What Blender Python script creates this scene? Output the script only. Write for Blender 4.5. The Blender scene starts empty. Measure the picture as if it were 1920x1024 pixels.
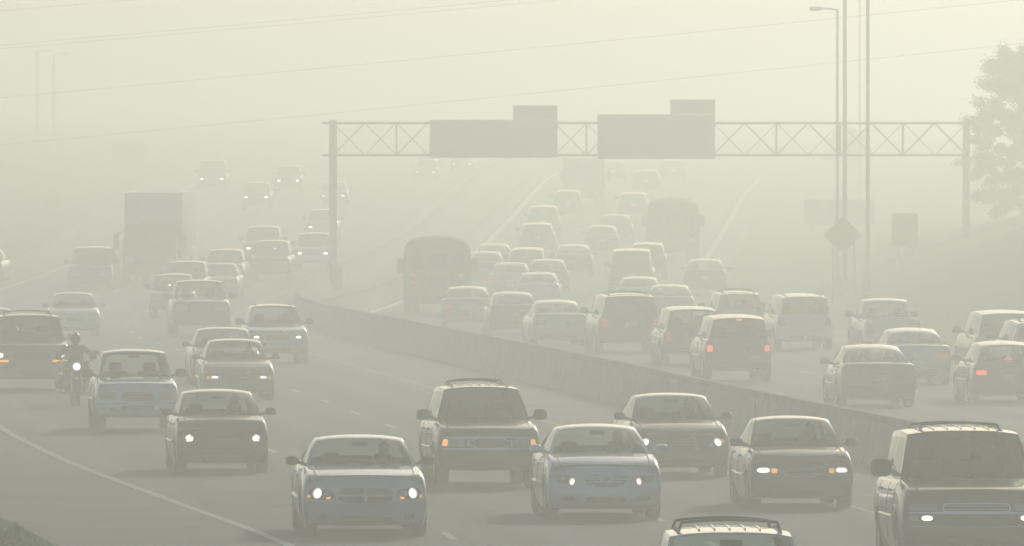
import bpy, bmesh, math, random
import numpy as np
from mathutils import Vector, Matrix

random.seed(11)
rng = np.random.default_rng(11)
SC = bpy.context.scene
COL = SC.collection
R = math.radians

# ------------------------------------------------------------------ camera, sky, sun, exposure
CAM_H = 5.39
cam_d = bpy.data.cameras.new('camera'); cam = bpy.data.objects.new('camera', cam_d); COL.objects.link(cam)
cam.location = (0, 0, CAM_H); cam.rotation_euler = (math.pi/2 - 187/20000, 0, 0)
cam_d.sensor_width = 36; cam_d.lens = 375; cam_d.clip_start = 1; cam_d.clip_end = 8000
SC.camera = cam
SC.render.resolution_x = 1024; SC.render.resolution_y = 546

SUN_EL, SUN_AZ = 20.0, 16.0          # degrees above the horizon, degrees right of the view axis
w = bpy.data.worlds.new('World'); SC.world = w; w.use_nodes = True
nt = w.node_tree; bg = nt.nodes['Background']
sky = nt.nodes.new('ShaderNodeTexSky'); sky.sky_type = 'NISHITA'; sky.sun_disc = False
sky.sun_elevation = R(SUN_EL); sky.sun_rotation = R(SUN_AZ); sky.dust_density = 2.2; sky.air_density = 1.0; sky.altitude = 100
nt.links.new(sky.outputs[0], bg.inputs[0]); bg.inputs[1].default_value = 0.09
sd = bpy.data.lights.new('sun', 'SUN'); sun = bpy.data.objects.new('sun', sd); COL.objects.link(sun)
sd.energy = 2.1; sd.angle = R(0.7); sd.color = (0.985, 1.0, 0.875)
sdir = Vector((math.sin(R(SUN_AZ))*math.cos(R(SUN_EL)), math.cos(R(SUN_AZ))*math.cos(R(SUN_EL)), math.sin(R(SUN_EL))))
sun.rotation_euler = sdir.to_track_quat('Z', 'Y').to_euler()
sun.location = sdir*50
vs = SC.view_settings; vs.view_transform = 'Standard'; vs.look = 'None'; vs.gamma = 1; vs.use_curve_mapping = False
vs.exposure = -0.74
HAZE_DENSITY, HAZE_G, HAZE_COL = 0.0030, 0.72, (0.93, 0.96, 0.94)
SC.cycles.max_bounces = 8; SC.cycles.volume_bounces = 1; SC.cycles.transparent_max_bounces = 24
SC.cycles.use_denoising = True
try: SC.cycles.denoiser = 'OPENIMAGEDENOISE'
except Exception: pass
SC.cycles.sample_clamp_indirect = 4

# ------------------------------------------------------------------ materials
MATS = {}
def mat(name, col=(.5,.5,.5), rough=.6, metal=0., coat=0., emit=None, estr=0., noise=None, bump=0., spec=.5):
    if name in MATS: return MATS[name]
    m = bpy.data.materials.new(name); m.use_nodes = True; n = m.node_tree.nodes; l = m.node_tree.links
    b = n['Principled BSDF']; b.inputs['Base Color'].default_value = (*col, 1); b.inputs['Roughness'].default_value = rough
    b.inputs['Metallic'].default_value = metal; b.inputs['Coat Weight'].default_value = coat; b.inputs['Coat Roughness'].default_value = .04
    b.inputs['Specular IOR Level'].default_value = spec
    if emit:
        b.inputs['Emission Color'].default_value = (*emit, 1); b.inputs['Emission Strength'].default_value = estr
    if emit and estr > 1:
        lw = n.new('ShaderNodeLayerWeight'); lw.inputs['Blend'].default_value = .5; iv = n.new('ShaderNodeMath'); iv.operation = 'SUBTRACT'; iv.inputs[0].default_value = 1.; l.new(lw.outputs['Facing'], iv.inputs[1])
        pw = n.new('ShaderNodeMath'); pw.operation = 'POWER'; pw.inputs[1].default_value = 3.; l.new(iv.outputs[0], pw.inputs[0]); ml = n.new('ShaderNodeMath'); ml.operation = 'MULTIPLY'; ml.inputs[1].default_value = estr; l.new(pw.outputs[0], ml.inputs[0]); l.new(ml.outputs[0], b.inputs['Emission Strength'])
    if noise:
        sc, amt = noise
        tc = n.new('ShaderNodeTexCoord'); nz = n.new('ShaderNodeTexNoise'); nz.inputs['Scale'].default_value = sc; nz.inputs['Detail'].default_value = 6
        l.new(tc.outputs['Object'], nz.inputs['Vector'])
        rp = n.new('ShaderNodeValToRGB')
        rp.color_ramp.elements[0].position = .3; rp.color_ramp.elements[1].position = .72
        rp.color_ramp.elements[0].color = (*[c*(1-amt) for c in col], 1); rp.color_ramp.elements[1].color = (*[min(1, c*(1+amt)) for c in col], 1)
        l.new(nz.outputs['Fac'], rp.inputs[0]); l.new(rp.outputs[0], b.inputs['Base Color'])
        if bump:
            bp = n.new('ShaderNodeBump'); bp.inputs['Strength'].default_value = bump; l.new(nz.outputs['Fac'], bp.inputs['Height']); l.new(bp.outputs[0], b.inputs['Normal'])
    MATS[name] = m; return m

def paint(name, col, metal=.35, rough=.24):
    key = 'paint_'+name
    if key in MATS: return MATS[key]
    m = mat(key, col, rough, metal, 1.0)
    n = m.node_tree.nodes; l = m.node_tree.links; b = n['Principled BSDF']
    # road film: dust gathers in soft patches on the paint
    tc = n.new('ShaderNodeTexCoord'); nz = n.new('ShaderNodeTexNoise'); nz.inputs['Scale'].default_value = 2.3; nz.inputs['Detail'].default_value = 7
    l.new(tc.outputs['Object'], nz.inputs['Vector'])
    mx = n.new('ShaderNodeMix'); mx.data_type = 'RGBA'; mx.inputs['A'].default_value = (*col, 1); mx.inputs['B'].default_value = (*[c*.93+.008 for c in col], 1)
    rp = n.new('ShaderNodeValToRGB'); rp.color_ramp.elements[0].position = .42; rp.color_ramp.elements[1].position = .7
    l.new(nz.outputs['Fac'], rp.inputs[0]); l.new(rp.outputs[0], mx.inputs['Factor']); l.new(mx.outputs['Result'], b.inputs['Base Color'])
    mr = n.new('ShaderNodeMapRange'); mr.inputs['To Min'].default_value = rough-.02; mr.inputs['To Max'].default_value = rough+.06
    l.new(nz.outputs['Fac'], mr.inputs[0]); l.new(mr.outputs[0], b.inputs['Roughness'])
    return m

def glass(name, tint):
    if name in MATS: return MATS[name]
    m = bpy.data.materials.new(name); m.use_nodes = True; n = m.node_tree.nodes; l = m.node_tree.links
    n.remove(n['Principled BSDF']); out = n['Material Output']
    tr = n.new('ShaderNodeBsdfTransparent'); tr.inputs[0].default_value = (*tint, 1)
    gl = n.new('ShaderNodeBsdfGlossy'); gl.inputs['Roughness'].default_value = .03
    lw = n.new('ShaderNodeLayerWeight'); lw.inputs['Blend'].default_value = .5
    pw = n.new('ShaderNodeMath'); pw.operation = 'POWER'; pw.inputs[1].default_value = 4.5; l.new(lw.outputs['Facing'], pw.inputs[0])
    ma = n.new('ShaderNodeMath'); ma.operation = 'MULTIPLY_ADD'; ma.inputs[1].default_value = .9; ma.inputs[2].default_value = .05; l.new(pw.outputs[0], ma.inputs[0])
    mx = n.new('ShaderNodeMixShader'); l.new(ma.outputs[0], mx.inputs[0]); l.new(tr.outputs[0], mx.inputs[1]); l.new(gl.outputs[0], mx.inputs[2]); l.new(mx.outputs[0], out.inputs[0])
    MATS[name] = m; return m

G_CLEAR = glass('glass_clear', (.74, .80, .77)); G_DARK = glass('glass_privacy', (.16, .18, .18))
M_RUB = mat('tyre_rubber', (.022, .022, .022), .85, noise=(9, .3)); M_TRIM = mat('black_trim', (.025, .026, .027), .5); M_INT = mat('cabin_fabric', (.045, .045, .047), .9)
M_ALU = mat('alloy', (.45, .46, .47), .35, .8); M_CHR = mat('chrome', (.62, .64, .66), .16, 1.); M_HUBC = mat('steel_wheel', (.2, .2, .21), .5, .6)
M_UND = mat('underbody', (.015, .015, .016), .9); M_LENS = mat('lamp_lens', (.30, .32, .34), .12, .3, .8)
M_LIT = mat('headlamp_lit', (1, 1, 1), .3, emit=(1.0, .93, .86), estr=7.); M_LITS = mat('headlamp_lit_soft', (1, 1, 1), .3, emit=(1.0, .90, .74), estr=6.)
M_FARLIT = mat('far_headlamp_lit', (1, 1, 1), .3, emit=(1.0, .90, .74), estr=30.); M_LITP = mat('fog_lamp_lit', (1, 1, 1), .3, emit=(1.0, .66, .58), estr=5.)
M_AMB = mat('amber_lens', (.7, .22, .02), .3, coat=.5); M_AMBL = mat('amber_lit', (1, .4, .05), .3, emit=(1., .36, .03), estr=2.6)
M_RED = mat('red_lens', (.25, .012, .01), .25, coat=.6); M_REDL = mat('tail_lamp_lit', (1, .06, .03), .3, emit=(1., .085, .015), estr=2.4); M_REDD = mat('tail_lamp_dim', (1, .06, .03), .3, emit=(1., .08, .04), estr=.32)
M_PLATE = mat('number_plate_white', (.62, .65, .70), .45); M_MIRR = mat('mirror_glass', (.5, .52, .54), .06, 1.)
M_CLO = mat('dark_clothing', (.035, .037, .045), .9, noise=(14, .3)); M_SKIN = mat('skin', (.34, .19, .13), .6); M_HAIR = mat('hair', (.03, .022, .018), .8)
M_CONC = mat('barrier_concrete', (.30, .29, .27), .85, noise=(1.7, .22), bump=.15); M_CONT = mat('barrier_cap', (.24, .235, .225), .85, noise=(1.1, .25))
M_STEEL = mat('galvanised_steel', (.40, .41, .42), .5, .5, noise=(3, .2)); M_GRN = mat('sign_panel', (.42, .48, .44), .55, noise=(.7, .12)); M_WIRE = mat('wire', (.05, .05, .05), .6)
M_YEL = mat('warning_sign', (.40, .27, .06), .5, noise=(2, .15)); M_WHITE_SIGN = mat('white_sign', (.36, .37, .38), .5, noise=(1, .15)); M_BARK = mat('bark', (.10, .075, .055), .9, noise=(6, .35), bump=.4)
M_WPAINT = mat('road_paint_white', (.40, .40, .39), .7, noise=(1.3, .25)); M_YPAINT = mat('road_paint_yellow', (.34, .25, .09), .7, noise=(1.3, .25))

def leaf_mat(name, c):
    m = mat(name, c, .6); n = m.node_tree.nodes; l = m.node_tree.links; b = n['Principled BSDF']
    oi = n.new('ShaderNodeNewGeometry'); hs = n.new('ShaderNodeHueSaturation'); hs.inputs['Color'].default_value = (*c, 1)
    mr = n.new('ShaderNodeMapRange'); mr.inputs['To Min'].default_value = .6; mr.inputs['To Max'].default_value = 1.45
    l.new(oi.outputs['Random Per Island'], mr.inputs[0]); l.new(mr.outputs[0], hs.inputs['Value']); l.new(hs.outputs[0], b.inputs['Base Color'])
    tl = n.new('ShaderNodeBsdfTranslucent'); l.new(hs.outputs[0], tl.inputs[0]); mx = n.new('ShaderNodeMixShader'); mx.inputs[0].default_value = .3
    l.new(b.outputs[0], mx.inputs[1]); l.new(tl.outputs[0], mx.inputs[2]); l.new(mx.outputs[0], n['Material Output'].inputs[0])
    return m
M_LEAF = leaf_mat('leaf', (.055, .085, .03)); M_WEED = leaf_mat('weed_leaf', (.10, .20, .05))

def ground_mat():
    m = mat('grass_ground', (.08, .10, .045), .95); n = m.node_tree.nodes; l = m.node_tree.links; b = n['Principled BSDF']
    tc = n.new('ShaderNodeTexCoord'); a = n.new('ShaderNodeTexNoise'); a.inputs['Scale'].default_value = .16; a.inputs['Detail'].default_value = 9; a.inputs['Roughness'].default_value = .7
    l.new(tc.outputs['Object'], a.inputs['Vector']); rp = n.new('ShaderNodeValToRGB'); e = rp.color_ramp.elements
    e[0].position = .3; e[0].color = (.024, .048, .005, 1); e[1].position = .72; e[1].color = (.075, .092, .010, 1)
    l.new(a.outputs[0], rp.inputs[0]); l.new(rp.outputs[0], b.inputs['Base Color'])
    bn = n.new('ShaderNodeTexNoise'); bn.inputs['Scale'].default_value = 4; bn.inputs['Detail'].default_value = 8; l.new(tc.outputs['Object'], bn.inputs['Vector'])
    bp = n.new('ShaderNodeBump'); bp.inputs['Strength'].default_value = .8; bp.inputs['Distance'].default_value = .2; l.new(bn.outputs[0], bp.inputs['Height']); l.new(bp.outputs[0], b.inputs['Normal'])
    return m
def road_mat(name, c):
    m = mat(name, c, .85); n = m.node_tree.nodes; l = m.node_tree.links; b = n['Principled BSDF']; b.inputs['Specular IOR Level'].default_value = .35
    tc = n.new('ShaderNodeTexCoord'); mp = n.new('ShaderNodeMapping'); mp.inputs['Scale'].default_value = (.9, .035, 1); mp.inputs['Rotation'].default_value = (0, 0, R(-4))
    l.new(tc.outputs['Object'], mp.inputs['Vector']); st = n.new('ShaderNodeTexNoise'); st.inputs['Scale'].default_value = 1.; st.inputs['Detail'].default_value = 5; l.new(mp.outputs[0], st.inputs['Vector'])
    big = n.new('ShaderNodeTexNoise'); big.inputs['Scale'].default_value = .12; big.inputs['Detail'].default_value = 8; l.new(tc.outputs['Object'], big.inputs['Vector'])
    fine = n.new('ShaderNodeTexNoise'); fine.inputs['Scale'].default_value = 7; fine.inputs['Detail'].default_value = 6; l.new(tc.outputs['Object'], fine.inputs['Vector'])
    s1 = n.new('ShaderNodeMath'); s1.operation = 'ADD'; l.new(st.outputs[0], s1.inputs[0]); l.new(big.outputs[0], s1.inputs[1])
    s2 = n.new('ShaderNodeMath'); s2.operation = 'MULTIPLY_ADD'; s2.inputs[1].default_value = .3; l.new(fine.outputs[0], s2.inputs[0]); l.new(s1.outputs[0], s2.inputs[2])
    mr = n.new('ShaderNodeMapRange'); mr.inputs['From Min'].default_value = .8; mr.inputs['From Max'].default_value = 1.55; mr.inputs['To Min'].default_value = .72; mr.inputs['To Max'].default_value = 1.25; l.new(s2.outputs[0], mr.inputs[0])
    hs = n.new('ShaderNodeHueSaturation'); hs.inputs['Color'].default_value = (*c, 1); l.new(mr.outputs[0], hs.inputs['Value'])
    # tyre-polished paths and the drip line of each lane, broken up along the road
    uv = n.new('ShaderNodeUVMap'); uv.uv_map = 'lane'; sp = n.new('ShaderNodeSeparateXYZ'); l.new(uv.outputs[0], sp.inputs[0])
    ml = n.new('ShaderNodeMath'); ml.operation = 'MULTIPLY'; ml.inputs[1].default_value = 4*math.pi; l.new(sp.outputs[0], ml.inputs[0])
    sn = n.new('ShaderNodeMath'); sn.operation = 'COSINE'; l.new(ml.outputs[0], sn.inputs[0])
    tm = n.new('ShaderNodeMath'); tm.operation = 'MULTIPLY'; l.new(sn.outputs[0], tm.inputs[0]); l.new(big.outputs[0], tm.inputs[1])
    t2 = n.new('ShaderNodeMath'); t2.operation = 'MULTIPLY_ADD'; t2.inputs[1].default_value = .55; t2.inputs[2].default_value = 1.; l.new(tm.outputs[0], t2.inputs[0])
    h2 = n.new('ShaderNodeHueSaturation'); l.new(hs.outputs[0], h2.inputs['Color']); l.new(t2.outputs[0], h2.inputs['Value'])
    l.new(h2.outputs[0], b.inputs['Base Color'])
    return m
M_GROUND = ground_mat(); M_ROAD = road_mat('concrete_road', (.092, .099, .108)); M_SHOULD = mat('concrete_shoulder', (.20, .182, .145), .9, noise=(.35, .28)); M_TAR = mat('joint_sealant', (.05, .05, .05), .8)

# ------------------------------------------------------------------ mesh helpers
class MB:
    def __init__(s): s.v = []; s.f = []
    def add(s, vs, fs):
        o = len(s.v); s.v += [tuple(p) for p in vs]; s.f += [tuple(i+o for i in f) for f in fs]
    def box(s, x0, x1, y0, y1, z0, z1):
        s.add([(x0,y0,z0),(x1,y0,z0),(x1,y1,z0),(x0,y1,z0),(x0,y0,z1),(x1,y0,z1),(x1,y1,z1),(x0,y1,z1)],
              [(0,3,2,1),(4,5,6,7),(0,1,5,4),(1,2,6,5),(2,3,7,6),(3,0,4,7)])
    def rbox(s, x0, x1, y0, y1, z0, z1, r=.03):
        r = min(r, abs(x1-x0)*.45, abs(y1-y0)*.45, abs(z1-z0)*.45); bm = bmesh.new(); bmesh.ops.create_cube(bm, size=1)
        for v in bm.verts: v.co = ((x0+x1)/2+v.co.x*(x1-x0), (y0+y1)/2+v.co.y*(y1-y0), (z0+z1)/2+v.co.z*(z1-z0))
        bmesh.ops.bevel(bm, geom=list(bm.edges), offset=r, segments=2, profile=.5, affect='EDGES')
        bm.verts.index_update(); s.add([v.co for v in bm.verts], [[v.index for v in f.verts] for f in bm.faces]); bm.free()
    def tube(s, pts, r, n=8, cap=True, radii=None):
        pts = [Vector(p) for p in pts]; rings = []; prev = None
        for i, p in enumerate(pts):
            t = (pts[min(i+1, len(pts)-1)]-pts[max(i-1, 0)]).normalized()
            a = t.cross(Vector((0,0,1)) if abs(t.z) < .95 else Vector((1,0,0))).normalized() if prev is None else (prev - t*prev.dot(t)).normalized()
            prev = a; b = t.cross(a); rr = radii[i] if radii else r
            rings.append([p+(a*math.cos(2*math.pi*k/n)+b*math.sin(2*math.pi*k/n))*rr for k in range(n)])
        vs = [q for rg in rings for q in rg]; fs = []
        for i in range(len(pts)-1):
            for k in range(n): fs.append((i*n+k, i*n+(k+1)%n, (i+1)*n+(k+1)%n, (i+1)*n+k))
        if cap: fs.append(tuple(range(n-1, -1, -1))); fs.append(tuple((len(pts)-1)*n+k for k in range(n)))
        s.add(vs, fs)
    def grid(s, P, flip=False):
        """P[i][j] points"""
        n, m = len(P), len(P[0]); fs = []
        for i in range(n-1):
            for j in range(m-1):
                q = (i*m+j, (i+1)*m+j, (i+1)*m+j+1, i*m+j+1); fs.append(q[::-1] if flip else q)
        s.add([p for r_ in P for p in r_], fs)
    def lathe(s, prof, n=20, axis='y', origin=(0,0,0)):
        """prof: (radius, offset along axis)"""
        vs = []; fs = []; m = len(prof)
        for k in range(n):
            c, d = math.cos(2*math.pi*k/n), math.sin(2*math.pi*k/n)
            for r_, o in prof:
                p = {'y': (r_*c, o, r_*d), 'x': (o, r_*c, r_*d), 'z': (r_*c, r_*d, o)}[axis]
                vs.append((p[0]+origin[0], p[1]+origin[1], p[2]+origin[2]))
        for k in range(n):
            for i in range(m-1): fs.append((k*m+i, k*m+i+1, ((k+1)%n)*m+i+1, ((k+1)%n)*m+i))
        s.add(vs, fs)
    def build(s, name, m, parent=None, smooth=True, angle=42, fixn=True):
        me = bpy.data.meshes.new(name); me.from_pydata(s.v, [], s.f)
        if fixn and len(s.f) < 4000:
            bm = bmesh.new(); bm.from_mesh(me); bmesh.ops.remove_doubles(bm, verts=bm.verts, dist=1e-4); bmesh.ops.recalc_face_normals(bm, faces=bm.faces); bm.to_mesh(me); bm.free()
        if smooth:
            me.polygons.foreach_set('use_smooth', [True]*len(me.polygons))
            try: me.set_sharp_from_angle(angle=R(angle))
            except Exception: pass
        me.materials.append(m); o = bpy.data.objects.new(name, me); COL.objects.link(o)
        if parent: o.parent = parent
        return o
def tag(o, label=None, cat=None, group=None, kind=None):
    if label: o['label'] = label
    if cat: o['category'] = cat
    if group: o['group'] = group
    if kind: o['kind'] = kind
    return o
def empty(name, loc=(0,0,0), rot=(0,0,0)):
    o = bpy.data.objects.new(name, None); o.empty_display_size = .3; COL.objects.link(o); o.location = loc; o.rotation_euler = rot; return o

# ------------------------------------------------------------------ lie of the land and of the roads (metres; Y = away from the camera)
def smooth_table(pts, y0=-60, y1=2600, step=5, k=5):
    ys = np.arange(y0-60, y1+61, step, dtype=float); v = np.interp(ys, [p[0] for p in pts], [p[1] for p in pts])
    ker = np.hanning(k+2)[1:-1]; ker /= ker.sum(); v2 = np.convolve(np.pad(v, k//2, mode='edge'), ker, mode='valid'); return ys, v2
def table(pts, **kw):
    ys, v = smooth_table(pts, **kw); y0 = float(ys[0]); st = float(ys[1]-ys[0]); v = [float(q) for q in v]; n = len(v)
    def f(y):
        k = (y-y0)/st; i = min(n-2, max(0, int(k))); return v[i]+(v[i+1]-v[i])*(k-i)
    return f
rise = table([(0,0),(390,0),(420,.12),(455,.5),(513,1.15),(565,1.9),(625,2.8),(700,4.1),(800,5.6),(900,6.8),(1000,7.9),(1300,10.3),(1600,12.8),(2000,16.0),(2600,21.0)])
yellow_x = table([(0,8.9),(100,8.7),(118,8.2),(137,7.5),(171,5.7),(198,3.35),(225,1.2),(252,-.75),(274,-2.5),(320,-6.1),(351,-8.7),(380,-10.2),(405,-10.5),(430,-10.1),(452,-9.4),(480,-8.3),(545,-6.5),(730,-3.8),(785,-2.6),(850,.5),(900,4.5),(1000,15),(1200,50),(2600,400)])
barrier_x = table([(0,12),(100,11.8),(118,11.2),(137,10.5),(171,8.7),(198,6.35),(225,4.2),(252,2.25),(274,.55),(320,-3.15),(351,-5.8),(380,-7.7),(405,-8.5),(430,-8.6),(452,-8.2),(480,-7.1),(545,-5.4),(730,-2.5),(785,-1.3),(850,1.8),(900,5.8),(1000,16.3),(1200,51),(2600,402)])
barrier2_x = table([(380,-7.3),(392,-6.8),(435,-4.8),(520,-2.6),(765,2.0),(800,3.2),(850,6.0),(900,9.8),(1000,20),(1200,56),(2600,405)])
left_edge_off = table([(0,9.0),(154,9.65),(159,10.0),(171,10.8),(182,11.1),(200,11.6),(225,12.0),(300,11.8),(440,12.0),(560,14.5),(700,18),(1000,18)])
right_edge_x = table([(0,30),(150,27),(200,24),(250,20.8),(286,18.2),(311,16.4),(325,14.3),(335,12.9),(345,12.0),(364,11.3),(400,10.4),(450,9.7),(500,10.2),(690,16.3),(785,20),(850,24),(900,28.5),(1000,39),(1200,75),(2600,425)])
def left_edge_x(y): return yellow_x(y)-left_edge_off(y)
hill_slope = table([(0,.45),(330,.5),(350,.56),(380,.54),(400,.45),(450,.27),(480,.24),(540,.13),(600,.05),(800,.04),(2600,.04)])
def ground_z(x, y):
    z = rise(y); e = right_edge_x(y)+1.6
    if x > e: z += min((x-e)*hill_slope(y), 6.5)
    l = left_edge_x(y)-7
    if x < l: z += min((l-x)*.03, 1.2)*min(1, max(0, (y-330)/200))
    return z
ROWS = [float(v) for v in range(-60, 1101, 5)]+[1150., 1250., 1400., 1600., 1900., 2250., 2600.]

# ground sheet
cols = [-500,-380,-280,-200,-150,-115,-90,-75]+list(np.arange(-63, 90, 3.))+[95,105,120,145,180,240,330,420,500]
mb = MB()
mb.grid([[(x, y, ground_z(x, y)-.06-(0.02 if left_edge_x(y)-4 < x < right_edge_x(y)+1 else 0)) for x in cols] for y in ROWS], flip=True)
g = mb.build('ground', M_GROUND, angle=80, fixn=False); tag(g, kind='structure', label='grassy ground and banks beside the motorway')

def strip(name, xa, xb, dz, m, parent=None, y0=-60, y1=1300, n=1, ys=None, ref=None):
    ys = ys or [y for y in ROWS if y0 <= y <= y1]; mb = MB()
    mb.grid([[(xa(y)+(xb(y)-xa(y))*k/n, y, rise(y)+dz) for k in range(n+1)] for y in ys], flip=True)
    o = mb.build(name, m, parent, fixn=False)
    if ref:
        uv = o.data.uv_layers.new(name='lane')
        for lp in o.data.loops:
            v = o.data.vertices[lp.vertex_index].co; uv.data[lp.index].uv = ((ref(v.y)-v.x)/3.65, v.y)
    return o
road_l = strip('road', lambda y: left_edge_x(y)-3.4, lambda y: barrier_x(y)+.1, 0, M_ROAD, n=6, ref=yellow_x); tag(road_l, kind='structure', label='concrete carriageway of the oncoming traffic')
road_r = strip('road', lambda y: (barrier_x(y) if y < 385 else barrier2_x(y))+.3, right_edge_x, 0, M_ROAD, n=6, ref=lambda y: -((-barrier_x(y) if y < 385 else -barrier2_x(y))-1.4)); tag(road_r, kind='structure', label='concrete carriageway of the outgoing traffic')
med = strip('median', lambda y: barrier_x(y)+.05, lambda y: barrier2_x(y)+.4, -.004, M_SHOULD, y0=380, y1=1100); tag(med, kind='structure', label='paved median between the two barriers')
# inner shoulder of paler slabs
strip('shoulder', lambda y: yellow_x(y)+.1, lambda y: barrier_x(y)-.3, .003, M_SHOULD, road_l, y0=90, y1=700)
strip('shoulder', lambda y: left_edge_x(y)-3.4, lambda y: left_edge_x(y)-.2, .003, mat('outer_shoulder', (.125, .122, .112), .9, noise=(.4, .25)), road_l, y0=90, y1=700)
# solid lines
DZ = .006
strip('edge_strip', lambda y: left_edge_x(y)-.08, lambda y: left_edge_x(y)+.08, DZ, M_WPAINT, road_l, y0=100, y1=900)
strip('median_line', lambda y: yellow_x(y)-.07, lambda y: yellow_x(y)+.07, DZ, M_YPAINT, road_l, y0=100, y1=900)
strip('median_line', lambda y: (barrier_x(y) if y < 385 else barrier2_x(y))+1.35, lambda y: (barrier_x(y) if y < 385 else barrier2_x(y))+1.5, DZ, M_YPAINT, road_r, y0=100, y1=380)
strip('edge_strip', lambda y: barrier2_x(y)+.45, lambda y: barrier2_x(y)+.80, DZ, mat('sunlit_top_tone', (.80, .77, .66), .6), road_r, y0=400, y1=790)  # pale strip: the barrier's sunlit top put in as colour, no lane marking
strip('edge_strip', lambda y: right_edge_x(y)-1.5, lambda y: right_edge_x(y)-1.2, DZ, M_WPAINT, road_r, y0=395, y1=760)
# lane dashes, each its own painted sheet
def dashes(parent, fx, y0, y1, wid=.12):
    y = y0
    while y < y1:
        ys = [y, y+1.5, y+3.0]; m_ = MB(); m_.grid([[(fx(q)-wid/2, q, rise(q)+DZ), (fx(q)+wid/2, q, rise(q)+DZ)] for q in ys], flip=True)
        m_.build('lane_dash', M_WPAINT, parent, fixn=False); y += 12.2
dashes(road_l, lambda y: yellow_x(y)-3.65, 104, 620); dashes(road_l, lambda y: yellow_x(y)-7.3, 108, 620)
def rl(y): return (barrier_x(y) if y < 385 else barrier2_x(y))
def rl_s(y): return rl(y) if y < 370 or y > 410 else rl(370)+(rl(410)-rl(370))*(y-370)/40
dashes(road_r, lambda y: rl_s(y)+5.0, 150, 600); dashes(road_r, lambda y: rl_s(y)+8.6, 153, 600); dashes(road_r, lambda y: rl_s(y)+12.2, 180, 380)
# sealed joints and cracks across the slabs
def crack(parent, xa, xb, y, wid, wob):
    n = 24; m_ = MB(); P = []; a = 0
    for k in range(n+1):
        x = xa+(xb-xa)*k/n; a = a*.7+random.uniform(-wob, wob); P.append([(x, y+a, rise(y)+.003), (x, y+a+wid*random.uniform(.5, 1.2), rise(y)+.003)])
    m_.grid(P); m_.build('joint', M_TAR, parent, fixn=False)
for y in (156.5, 166, 178, 187.5, 204, 222, 241, 262, 288, 316):
    crack(road_l, left_edge_x(y)-3.2, left_edge_x(y)+random.uniform(2, 7), y, random.uniform(.12, .28), .1)
for y in (181, 203, 233, 259, 284, 310): crack(road_l, yellow_x(y)-.4, barrier_x(y)-.2, y, random.uniform(.1, .25), .12)
for y in (236, 256, 279, 303, 330, 372): crack(road_r, rl(y)+random.uniform(1, 3), rl(y)+random.uniform(8, 12), y, random.uniform(.12, .25), .1)
for off in (3.65, 7.3): strip('joint', lambda y: yellow_x(y)-off+.16, lambda y: yellow_x(y)-off+.21, .003, M_TAR, road_l, y0=100, y1=420)
M_PATCH = mat('repair_patch', (.062, .064, .068), .9, noise=(1.5, .3))
for (o1, o2, y1_, y2_) in ((.6, 3.2, 236, 244), (4.2, 6.8, 205, 219), (8.1, 10.5, 172, 181), (4.4, 7.0, 281, 296), (1.0, 3.3, 330, 349), (8.0, 10.9, 243, 256)):
    strip('repair_patch', lambda y: yellow_x(y)-o2, lambda y: yellow_x(y)-o1, .0045, M_PATCH, road_l, ys=[float(v) for v in np.linspace(y1_, y2_, 5)])
# exit ramp climbing away behind the bank
ramp_c = [(9.2, 428), (11.5, 440), (15, 452), (20, 466), (27, 484), (36, 508), (48, 540), (62, 580)]
P = []
for i in range(len(ramp_c)-1):
    for k in range(6):
        a = k/6; x = ramp_c[i][0]*(1-a)+ramp_c[i+1][0]*a; y = ramp_c[i][1]*(1-a)+ramp_c[i+1][1]*a
        P.append([(x-1.2, y+5, ground_z(x-1.2, y+5)+.05), (x, y+2, ground_z(x, y+2)+.05), (x+1.2, y-1.5, ground_z(x+1.2, y-1.5)+.05)])
mb = MB(); mb.grid(P); rr_ = mb.build('ramp', M_ROAD, fixn=False); tag(rr_, kind='structure', label='exit ramp curving off behind the grassy bank')

# ------------------------------------------------------------------ concrete barriers
def barrier(fx, y0, y1, h, label, cap=True):
    root = empty('concrete_barrier', (fx(y0), y0, rise(y0))); ox, oy, oz = root.location
    prof = [(-.02, 0), (0, .07), (.13, .30), (.17, h-.19), (.215, h-.14), (.40, h-.14), (.48, .30), (.6, .07), (.62, 0)]
    ys = [y for y in ROWS if y0 <= y <= y1]; m_ = MB()
    m_.grid([[(fx(y)+px-ox, y-oy, rise(y)+pz-oz) for px, pz in prof] for y in ys]); m_.build('wall', M_CONC, root)
    m_ = MB(); cp = [(.22, h-.14), (.22, h-.012), (.235, h), (.375, h), (.39, h-.012), (.39, h-.14)]
    m_.grid([[(fx(y)+px-ox, y-oy, rise(y)+pz-oz) for px, pz in cp] for y in ys]); m_.build('cap', M_CONT, root)
    m_ = MB(); m_.grid([[(fx(y)-.34-ox, y-oy, rise(y)+.005-oz), (fx(y)-.03-ox, y-oy, rise(y)+.005-oz)] for y in ys]); m_.build('gutter_joint', M_TAR, root, fixn=False)
    for y in np.arange(y0+8, min(y1, 420), 9.):
        m_ = MB(); m_.grid([[(fx(q)+px-.004-ox, q-oy, rise(q)+pz-oz) for px, pz in prof[:4]] for q in (y, y+.03)]); m_.build('joint', M_TAR, root, fixn=False)
    tag(root, label, 'barrier'); return root
barrier(barrier_x, 90, 1000, .95, 'long concrete median barrier curving beside the oncoming lanes')
barrier(lambda y: barrier2_x(y)-.35, 385, 1000, .80, 'concrete barrier with sunlit top along the outgoing lanes behind the gantry')

# ------------------------------------------------------------------ vehicles
def lerp(a, b, t): return a+(b-a)*t
def interp(pts, t):
    if t <= pts[0][0]: return pts[0][1]
    for i in range(1, len(pts)):
        x1, y1 = pts[i]
        if t <= x1:
            x0, y0 = pts[i-1]; return y0+(y1-y0)*(t-x0)/(x1-x0) if x1 > x0 else y1
    return pts[-1][1]

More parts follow.
